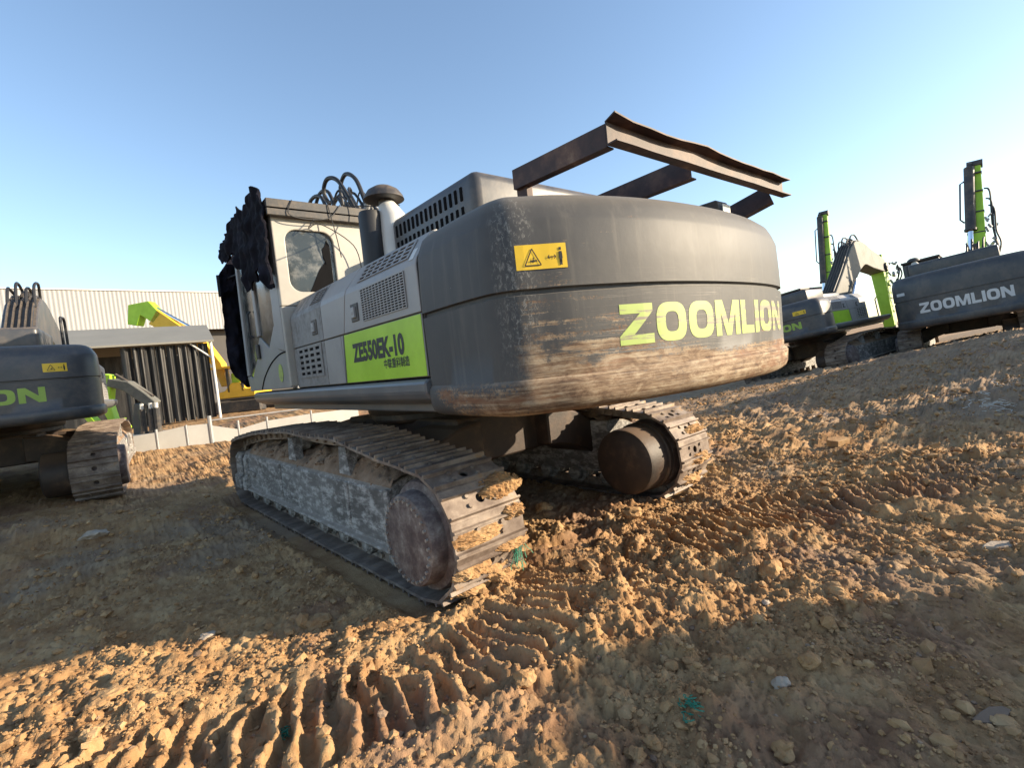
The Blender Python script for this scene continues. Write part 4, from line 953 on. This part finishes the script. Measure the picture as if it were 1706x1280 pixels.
exr, exr_cw = excavator('dark excavator at the right edge with silver lettering across its rear', place(6, (19.5, -2.40, .42), roll=-5.8), G, letters_mat='silver_print', cwmat='charcoal',
                   pose=dict(foot=(.65, 1.95), elbow=(2.6, 3.0), tip=(4.6, 3.0), stick=(5.2, 7.1), cyl_side=1, cr=.17, csplit=.66, cx=-.16, sw=.30, taper=.6), label_at=None, xo=.35)
b, _a, _b = patch_on_cw(-1.40, -1.20, 2.13, 2.20, .004); b.build('maker_plate', 'silver_print', exr_cw); generic_cab(exr); stretch(exr, 1.28, 2.45, ('counterweight',)); lean(exr, 7, (.35, 2, 2.5))
exm, _ = excavator('grey excavator with cream boom and lime stick folded down, behind the counterweight', place(-4, (17.2, 1.30, .05), roll=-7.5, pitch=2), G, cwmat='charcoal',
                   pose=dict(foot=(.65, 1.95), elbow=(4.4, 4.3), tip=(7.0, 3.75), stick=(6.7, .9), sw=.25, bt=1.15, taper=.8, cx=-.1), label_at=(.95, 1.30))
generic_cab(exm); stretch(exm, .92, 1.3)
exf, _ = excavator('far excavator of which only the raised lime stick shows behind the cream boom', place(5, (25.0, 4.6, -.2), roll=-5), G, cwmat='charcoal',
                   pose=dict(foot=(.65, 1.95), elbow=(2.6, 3.2), tip=(5.2, 3.4), stick=(5.8, 8.6), cr=.17, csplit=.8, cx=-.16, sw=.30, taper=.6), label_at=None)
generic_cab(exf); lean(exf, 4, (.1, 2, 2.5))
exs, _ = excavator('unseen excavator added out of view to the right to cast the shade in the foreground', place(229, (3.88, -12.76, .30)), G, cwmat='charcoal', pose=None, label_at=None)  # machine added out of view for the shadow it throws on the foreground
generic_cab(exs)
exs2, _ = excavator('unseen excavator added beyond the right edge, next in the row, to shade the slope', place(15, (16.2, -12.0, 1.15)), G, cwmat='charcoal', pose=LOW_BOOM, label_at=None)  # added out of view so its shadow covers the ground before the right machines
generic_cab(exs2)

# ================================================================== background on the left
def lerp2(a, b, t): return Vector((a.x + (b.x - a.x) * t, a.y + (b.y - a.y) * t))
w0 = pixz(40, 482, 11.5); w1 = pixz(372, 488, 11.5); wd = Vector((w1.x - w0.x, w1.y - w0.y)).normalized(); wn_ = Vector((-wd.y, wd.x))
if wn_.dot(Vector((w0.x - CAM.x, w0.y - CAM.y))) < 0: wn_ = -wn_
MW = Matrix(((wd.x, wn_.x, 0, w0.x), (wd.y, wn_.y, 0, w0.y), (0, 0, 1, 0), (0, 0, 0, 1)))
wh = thing('warehouse', 'long warehouse with pale corrugated upper wall and dark lower wall', 'warehouse', MW)
L0, L1 = -26, 34
def corrug(x0, x1, z0, z1, y, p=.30, d=.018):
    b = MB(); xs = np.arange(x0, x1, p / 4); n = len(xs); prof = [0, -d, -d, 0]
    for z in (z0, z1): b.v += [(x, y + prof[i % 4], z) for i, x in enumerate(xs)]
    b.f = [(i, i + 1, n + i + 1, n + i) for i in range(n - 1)]; return b
corrug(L0, L1, 7.9, 11.5, 0).build('upper_cladding', 'corrugated_sheet', wh)
b = MB(); b.box(L0, L1, .12, 14, 7.95, 11.45); b.build('upper_structure', 'dark_cladding', wh)
b = MB(); b.box(L0, L1, 1.2, 14, -.2, 7.93); b.build('lower_wall', 'dark_cladding', wh)
b = MB(); b.box(L0 - .3, L1 + .3, -.12, 14.3, 11.505, 11.60); b.build('roof_edge', 'white_steel', wh)
for k in range(11):
    b = MB(); b.box(L0 + 2 + k * 5.6, L0 + 2.3 + k * 5.6, .8, 1.15, 0, 7.9); b.build('column', 'galvanised', wh)

# open-sided shed with tarpaulin curtains
eR = pix(351, 566, 21); eL = pix(60, 580, 18.0); eL.z = eR.z; sd = Vector((eL.x - eR.x, eL.y - eR.y)); SL = sd.length; sd.normalize(); sn = Vector((sd.y, -sd.x))
if sn.dot(Vector((eR.x - CAM.x, eR.y - CAM.y))) < 0: sn = -sn
MS = Matrix(((sd.x, sn.x, 0, eR.x), (sd.y, sn.y, 0, eR.y), (0, 0, 1, 0), (0, 0, 0, 1))); EH = eR.z
sg = gz(eR.x, eR.y)
sh = thing('open_shed', 'grey roofed open shed with black tarpaulin curtains and pale posts', 'shed', MS @ Matrix.Translation((0, 0, sg)))
EH -= sg
b = MB(); b.prism([(-.15, EH - .02), (3.6, EH + 1.05), (7.2, EH), (7.2, EH - .06), (3.6, EH + .98), (-.15, EH - .09)], 0, -.1, SL + 2.0); b.build('roof', 'canopy_sheet', sh)
for x, y in ((.02, 0), (SL, 0), (.02, 7.0), (SL, 7.0)):
    if True:
        b = MB(); b.cyl((x, y, -.3), (x, y, EH - .09), .055, n=10); b.build('post', 'white_steel', sh, smooth=True)
b = MB(); b.cyl((.05, .06, EH - .75), (.75, .06, EH - .12), .035, n=8); b.build('brace', 'white_steel', sh)
for k in range(8):
    b = MB(); x0 = .14 + k * .37; n = 14; v = []
    for z in (0.05, EH - .12):
        for i in range(n + 1): t = i / n; b.v.append((x0 + .35 * t, .16 + .06 * math.sin(t * 9 + k * 1.7) + .05 * random.random() * (z < 1), z))
    b.f = [(i, i + 1, n + 2 + i, n + 1 + i) for i in range(n)]; b.build('curtain_panel', 'tarpaulin', sh, smooth=True)
b = MB(); b.box(.1, SL + 1.9, 6.9, 6.95, -.2, EH - .1); b.build('back_wall', 'tarpaulin', sh)
b = MB(); b.box(3.2, SL + 1.9, 4.0, 4.05, -.2, EH - .15); b.build('inner_curtain', 'tarpaulin', sh)

# yellow machine behind the shed: frame, raised arm with lime head
yc = pix(414, 690, 26); YM = Matrix.Translation((yc.x, yc.y, gz(yc.x, yc.y))) @ Matrix.Rotation(math.atan2(RIGHT.y, RIGHT.x), 4, 'Z')
ym = thing('yellow_excavator', 'yellow construction machine beyond the shed with raised yellow arm and lime head', 'excavator', YM)
b = MB(); b.prism([(-1.0, .75), (.95, .75), (.95, 1.15), (.45, 1.15), (.2, 1.5), (-.2, 1.5), (-.55, 1.12), (-1.0, 1.05)], 1, -.9, .9); b.build('chassis', 'machine_yellow', ym, bevel=.03, seg=1)
b = MB(); b.box(-1.0, 1.0, -.92, .92, .62, .745); b.box(-1.3, 1.3, -1.2, -.6, .0, .6); b.box(-1.3, 1.3, .6, 1.2, 0, .6); b.build('undercarriage', 'dark_steel', ym, bevel=.05, seg=1)
for x in (-1.0, -.35, .35, .95):
    b = MB(); b.box(x - .05, x + .05, -.9, -.8, 1.05, 2.25); b.build('cab_post', 'dark_steel', ym)
b = MB(); b.box(-1.1, 1.1, -.95, .9, 2.25, 2.36); b.build('canopy', 'machine_yellow', ym)
b = MB(); b.box(-.5, .4, -.3, .3, 1.4, 2.0); b.build('seat', 'lime', ym, bevel=.05, seg=1)
def planar(name, mat, cl, th, y0, y1, par):
    b = MB(); up = []; lo = []
    for i, p in enumerate(cl):
        a = Vector(cl[max(i - 1, 0)]); c = Vector(cl[min(i + 1, len(cl) - 1)]); d = (c - a).normalized(); nn = Vector((-d.y, d.x)); up.append(Vector(p) + nn * th[i] / 2); lo.append(Vector(p) - nn * th[i] / 2)
    b.ribbon(up, lo, 1, y0, y1); return b.build(name, mat, par, bevel=.02, seg=1)
arm = planar('boom', 'machine_yellow', [(-.9, 1.4), (-1.15, 2.5), (-1.7, 3.4), (-2.7, 4.25), (-4.1, 5.3)], [.35, .45, .5, .6, .85], -.25, .25, ym)
planar('boom_head', 'lime', [(-3.9, 5.2), (-4.4, 5.75), (-5.0, 5.75), (-5.2, 5.0)], [.6, .85, .8, .5], -.25, .25, ym)
b = MB(); b.cyl((-1.6, 0, 4.05), (-4.0, 0, 5.75), .08, n=10); b.build('cylinder', 'chrome', arm, smooth=True)

# small lime and cream machine in front of the shed
mc = pix(232, 722, 14.5); MMs = Matrix.Translation((mc.x, mc.y, gz(mc.x, mc.y) + .12)) @ Matrix.Rotation(math.atan2(RIGHT.y, RIGHT.x), 4, 'Z')
ms = thing('small_excavator', 'small lime and cream excavator arm parked in front of the tarpaulin shed', 'excavator', MMs)
bm1 = planar('boom', 'boom_cream', [(.62, .95), (.30, 1.2), (-.10, 1.55), (-.62, 1.72)], [.20, .30, .30, .22], -.14, .14, ms)
planar('stick', 'lime', [(-.62, 1.95), (-.72, 1.6), (-.80, 1.1), (-.62, .45)], [.22, .34, .30, .16], -.11, .11, ms)
b = MB(); b.cyl((.55, .0, 1.18), (-.45, 0, 1.92), .045, n=10); b.build('stick_cylinder', 'dark_steel', bm1, smooth=True)
for x in (.30, .55, .72):
    b = MB(); b.cyl((x, -.2, .15), (x + .02, -.2, .85), .085, n=10); b.cyl((x, -.2, .1), (x, -.2, .2), .11, n=10); b.build('boom_cylinder', 'dark_steel', bm1, smooth=True)
    b = MB(); b.cyl((x + .02, -.2, .85), (x + .03, -.2, 1.0), .05, n=8); b.build('piston_rod', 'white_steel', bm1, smooth=True)
planar('support', 'boom_cream', [(.02, .1), (.06, .6), (.16, 1.0)], [.22, .2, .25], -.12, .12, ms)
b = MB(); b.box(-.8, .95, -.45, .45, -.08, .14); b.build('base', 'galvanised', ms, bevel=.02, seg=1)
b = MB(); b.prism([(-.9, .3), (-.55, .2), (-.35, .35), (-.5, .65), (-.85, .6)], 1, -.25, .25); b.build('bucket', 'lime', ms, bevel=.02, seg=1)
planar('counterweight_guard', 'lime', [(-1.6, 1.5), (-1.45, .95), (-1.05, .35)], [.16, .2, .18], -.12, .12, ms)

# low white hoarding with posts
bp = [pix(206, 735, 12.6), pix(262, 731, 12.9), pix(312, 727, 13.2), pix(352, 722, 13.5), pix(398, 716, 13.9), pix(446, 710, 14.3), pix(520, 704, 15.0), pix(600, 700, 16)]
hb = thing('white_hoarding', 'low white sheet barrier with grey posts in front of the shed', 'barrier', Matrix.Translation((bp[0].x, bp[0].y, gz(bp[0].x, bp[0].y)))); HO = hb.matrix_world.translation
for i, (a, c) in enumerate(zip(bp[:-1], bp[1:])):
    a2 = Vector((a.x, a.y, gz(a.x, a.y))) - HO; c2 = Vector((c.x, c.y, gz(c.x, c.y))) - HO; d = (c2 - a2).normalized(); n = Vector((-d.y, d.x, 0)) * .012
    h0, h1 = [.40, .44, .50, .48, .28, .40, .42, .4][i], [.44, .50, .54, .28, .40, .42, .4, .4][i]; b = MB()
    vs = [a2 + d * .03, c2 - d * .03, c2 - d * .03 + Vector((0, 0, h1)), a2 + d * .03 + Vector((0, 0, h0))]; vs[0] = vs[0] - Vector((0, 0, .1)); vs[1] = vs[1] - Vector((0, 0, .1))
    b.add([v + n for v in vs] + [v - n for v in vs], [(0, 1, 2, 3), (7, 6, 5, 4), (0, 4, 5, 1), (1, 5, 6, 2), (2, 6, 7, 3), (3, 7, 4, 0)]); b.build('sheet_panel', 'white_board', hb)
    b = MB(); b.cyl(a2 - Vector((0, 0, .3)), a2 + Vector((0, 0, .52 if i != 3 else .75)), .03 if i != 3 else .05, n=8); b.build('post', 'galvanised', hb)
a2 = bp[3] - HO; c2 = bp[-1] - HO
b = MB(); b.tube([(a2.x, a2.y, gz(bp[3].x, bp[3].y) - HO.z + .62), (c2.x, c2.y, gz(bp[-1].x, bp[-1].y) - HO.z + .60)], .018, 6); b.build('rail', 'galvanised', hb)

# ================================================================== earth: loose clods, stones, rubbish
def ico(sub):
    bm = bmesh.new(); bmesh.ops.create_icosphere(bm, subdivisions=sub, radius=1); v = np.array([q.co[:] for q in bm.verts]); f = np.array([[q.index for q in p.verts] for p in bm.faces]); bm.free(); return v, f
def clods(name, mat, P, S, sub, seed, label=None):
    r = np.random.default_rng(seed); v0, f0 = ico(sub); n = len(P); k = len(v0)
    jit = 1 + r.normal(0, .20 if sub == 1 else .03, (n, k, 1))
    if sub > 1:
        o3 = r.uniform(0, 50, (n, 1, 3)); w = v0[None] * 1.6 + o3; jit = jit + (.5 * gnoise(w[..., 0] + w[..., 2] * .7, w[..., 1] - w[..., 2] * .6, 5) + .35 * np.abs(gnoise(w[..., 0] * 2.3, w[..., 2] * 2.3 + w[..., 1] * 1.7, 6)))[..., None]
    sq = np.stack([r.uniform(.7, 1.25, n), r.uniform(.7, 1.25, n), r.uniform(.45, .85, n)], 1)
    q = r.normal(size=(n, 4)); q /= np.linalg.norm(q, axis=1, keepdims=True); a, b, c, d = q.T
    M = np.stack([np.stack([1 - 2 * (c * c + d * d), 2 * (b * c - a * d), 2 * (b * d + a * c)], 1), np.stack([2 * (b * c + a * d), 1 - 2 * (b * b + d * d), 2 * (c * d - a * b)], 1), np.stack([2 * (b * d - a * c), 2 * (c * d + a * b), 1 - 2 * (b * b + c * c)], 1)], 1)
    V = np.einsum('nij,nkj->nki', M, v0[None] * jit) * sq[:, None, :] * S[:, None, None] + P[:, None, :]
    F = (f0[None] + (np.arange(n) * k)[:, None, None]).reshape(-1, 3)
    o = put(name, np_mesh(name, V.reshape(-1, 3), F, mat, smooth=False)); o['kind'] = 'stuff'
    if label: tag(o, label, 'soil')
    return o
def scatter(n, dens, lo, hi, smin, smax, seed, power=2.6):
    r = np.random.default_rng(seed); out = []; tot = 0
    while tot < n:
        x = r.uniform(lo[0], hi[0], 40000); y = r.uniform(lo[1], hi[1], 40000); k = r.uniform(0, 1, 40000) < dens(x, y)
        out.append(np.stack([x[k], y[k]], 1)); tot += k.sum()
    p = np.concatenate(out)[:n]; u = r.uniform(0, 1, n); s = smin * (1 - u * (1 - (smin / smax) ** power)) ** (-1 / power)
    z = ground_h(p[:, 0], p[:, 1]) + s * .18; return np.column_stack([p, z]), s
def under(x, y): return (np.abs(x) < 1.85) & (y > -2.5) & (y < 3.2)
def d_warm(x, y):
    d = .12 + .75 * sst(-.05, .3, fbm(x, y, 1.3, 3, 101)) + 1.2 * np.exp(-((x - .1) / 1.1) ** 2 - ((y + 2.75) / .55) ** 2) + .5 * np.exp(-((x + 2.8) / .9) ** 2 - ((y + 2.3) / .35) ** 2)
    d = d * (1 - .6 * sst(-2.1, -2.8, x) * sst(-2.2, -1.4, y)); 
    for pts, w, dep, pt in TR[:2]: d = d * (1 - .3 * sst(w + .02, w - .1, polydist(x, y, pts)[0]))
    return np.where(under(x, y), 0, d * .55) * np.where(np.hypot(x + 3.2, y + 5.4) < 1.0, 0, 1)
def d_far(x, y): return np.where(under(x, y), 0, .25 + .5 * sst(0, .3, fbm(x, y, .8, 3, 131)))
o = clods('rubble', 'grey_clod_earth', RUBBLE[0], RUBBLE[1], 1, 44); o.parent = [q for q in ex.children if q.name.startswith('track_frame')][0]
P, S = scatter(26000, d_warm, (-4.6, -5.4), (3.4, -1.2), .005, .055, 5, 2.4); clods('loose_earth', 'clod_earth', P, S, 1, 1, 'crumbled tan clay clods strewn behind the crawlers')
P, S = scatter(45, d_warm, (-4.2, -5.0), (2.6, -1.6), .03, .075, 6, 3.0); clods('clay_clods', 'clod_earth', P, S, 3, 2, 'larger broken clay lumps churned up behind the crawlers')
def d_left(x, y): return np.where(under(x, y), 0, .15 + .7 * sst(-.05, .3, fbm(x, y, 1.6, 3, 151)))
P, S = scatter(9000, d_left, (-6.5, -2.4), (-1.85, 3.6), .006, .05, 9, 2.4); clods('trodden_soil', 'clod_earth', P, S, 1, 8, 'trodden crumbs of soil in the shade left of the near crawler')
P, S = scatter(9000, d_far, (-9, -6), (9, 7), .007, .034, 7); clods('scattered_soil', 'grey_clod_earth', P, S, 1, 3, 'small grey soil crumbs over the rest of the yard')
def d_right(x, y): return (.2 + .7 * sst(-.05, .3, fbm(x, y, 1.1, 3, 171))) * np.where(under(x, y), 0, 1)
P, S = scatter(11000, d_right, (2.2, -5.6), (11, 2.5), .010, .075, 13, 2.6); clods('slope_soil', 'clod_earth', P, S, 1, 14, 'loose brown soil over the slope up to the right machines')
def rock(name, label, cat, u, v, size, mat, seed, z=None, flat=.7, sub=3, rot=0):
    p = pixz(u, v, 0); zz = gz(p.x, p.y)
    for _ in range(6): p = pixz(u, v, zz); zz = gz(p.x, p.y)
    me = lump_mesh(name, mat, [((0, 0, 0), (size, size * .75, size * flat))], seed, sub); o = put(name, me); o.location = (p.x, p.y, zz + size * flat * .35); o.rotation_euler = (0, 0, rot); return tag(o, label, cat)
rock('clay_clod', 'upright tan clay lump in the sunlit churned earth', 'clod', 1285, 955, .095, 'clod_earth', 3, flat=.8)
rock('clay_clod', 'reddish clay lump close to the rear of the far crawler', 'clod', 1060, 900, .07, 'clod_earth', 4)
rock('clay_clod', 'tan clod heap beside the near crawler shoes', 'clod', 905, 850, .10, 'clod_earth', 6)
rock('clay_clod', 'rounded brown clod in the shade at the bottom right', 'clod', 1350, 1105, .06, 'clod_earth', 8, flat=.6)
rock('stone', 'square pale stone in the shaded foreground', 'stone', 1300, 1137, .045, 'pale_stone', 10)
rock('stone', 'brown stone nearly cut off by the bottom edge of the picture', 'stone', 1305, 1255, .05, 'clod_earth', 12)
rock('stone', 'pale white stone on the shaded ground left of the crawler', 'stone', 155, 878, .12, 'pale_stone', 14, flat=.5)
rock('stone', 'small cream stone at the middle of the shaded ground', 'stone', 345, 1053, .05, 'pale_stone', 15, flat=.35)
rock('stone', 'tan stone half buried at the lower edge of the sunlit ruts', 'stone', 876, 1136, .06, 'clod_earth', 16)
rock('stone', 'yellowish pebble on the edge of the foreground shade', 'stone', 1277, 1012, .03, 'pale_stone', 17, flat=.4)
def slab(name, label, cat, u, v, L, W, T, mat, rot, tilt, seed):
    p = pixz(u, v, 0); zz = gz(p.x, p.y)
    for _ in range(6): p = pixz(u, v, zz); zz = gz(p.x, p.y)
    r = random.Random(seed); n = 9; poly = [(L * math.cos(2 * math.pi * i / n) * r.uniform(.75, 1.05), W * math.sin(2 * math.pi * i / n) * r.uniform(.7, 1.1)) for i in range(n)]
    b = MB(); b.prism(poly, 2, -T / 2, T / 2); o = b.build(name, mat, None, bevel=min(T * .3, .006), seg=1); o.location = (p.x, p.y, zz + T * .5 + abs(math.sin(tilt)) * W * .6); o.rotation_euler = (tilt, 0, rot); return tag(o, label, cat)
slab('flat_stone', 'long flat pale stone slab lying at the right edge', 'stone', 1672, 905, .15, .04, .03, 'pale_stone', -.75, .3, 3)
slab('broken_board', 'dark broken board sticking up in the shade at lower right', 'board', 1655, 1200, .10, .03, .012, 'undercarriage_steel', -.5, .5, 5)
slab('flat_stone', 'flat tan slab on the sunlit ground right of the far crawler', 'stone', 1395, 747, .20, .10, .08, 'clod_earth', -.4, .15, 7)
def rag(label, u, v, size, seed, mat='green_net', n=26):
    p = pixz(u, v, 0); zz = gz(p.x, p.y)
    for _ in range(6): p = pixz(u, v, zz); zz = gz(p.x, p.y)
    o = strands('netting_scrap', mat, (0, 0, size * .25), n, size * .45, size * .06, seed); o.location = (p.x, p.y, zz); return tag(o, label, 'netting')
rag('small tuft of green netting in the foreground shade', 1150, 1190, .05, 21)
rag('pale green net scrap on the mound at right', 1655, 690, .22, 22, 'pale_cloth')
rag('grey tangle of wire on the dark ground right of the far crawler', 1365, 695, .12, 23, 'galvanised')
rag('green thread scrap at the bottom left in the sunlit soil', 470, 1235, .03, 24)
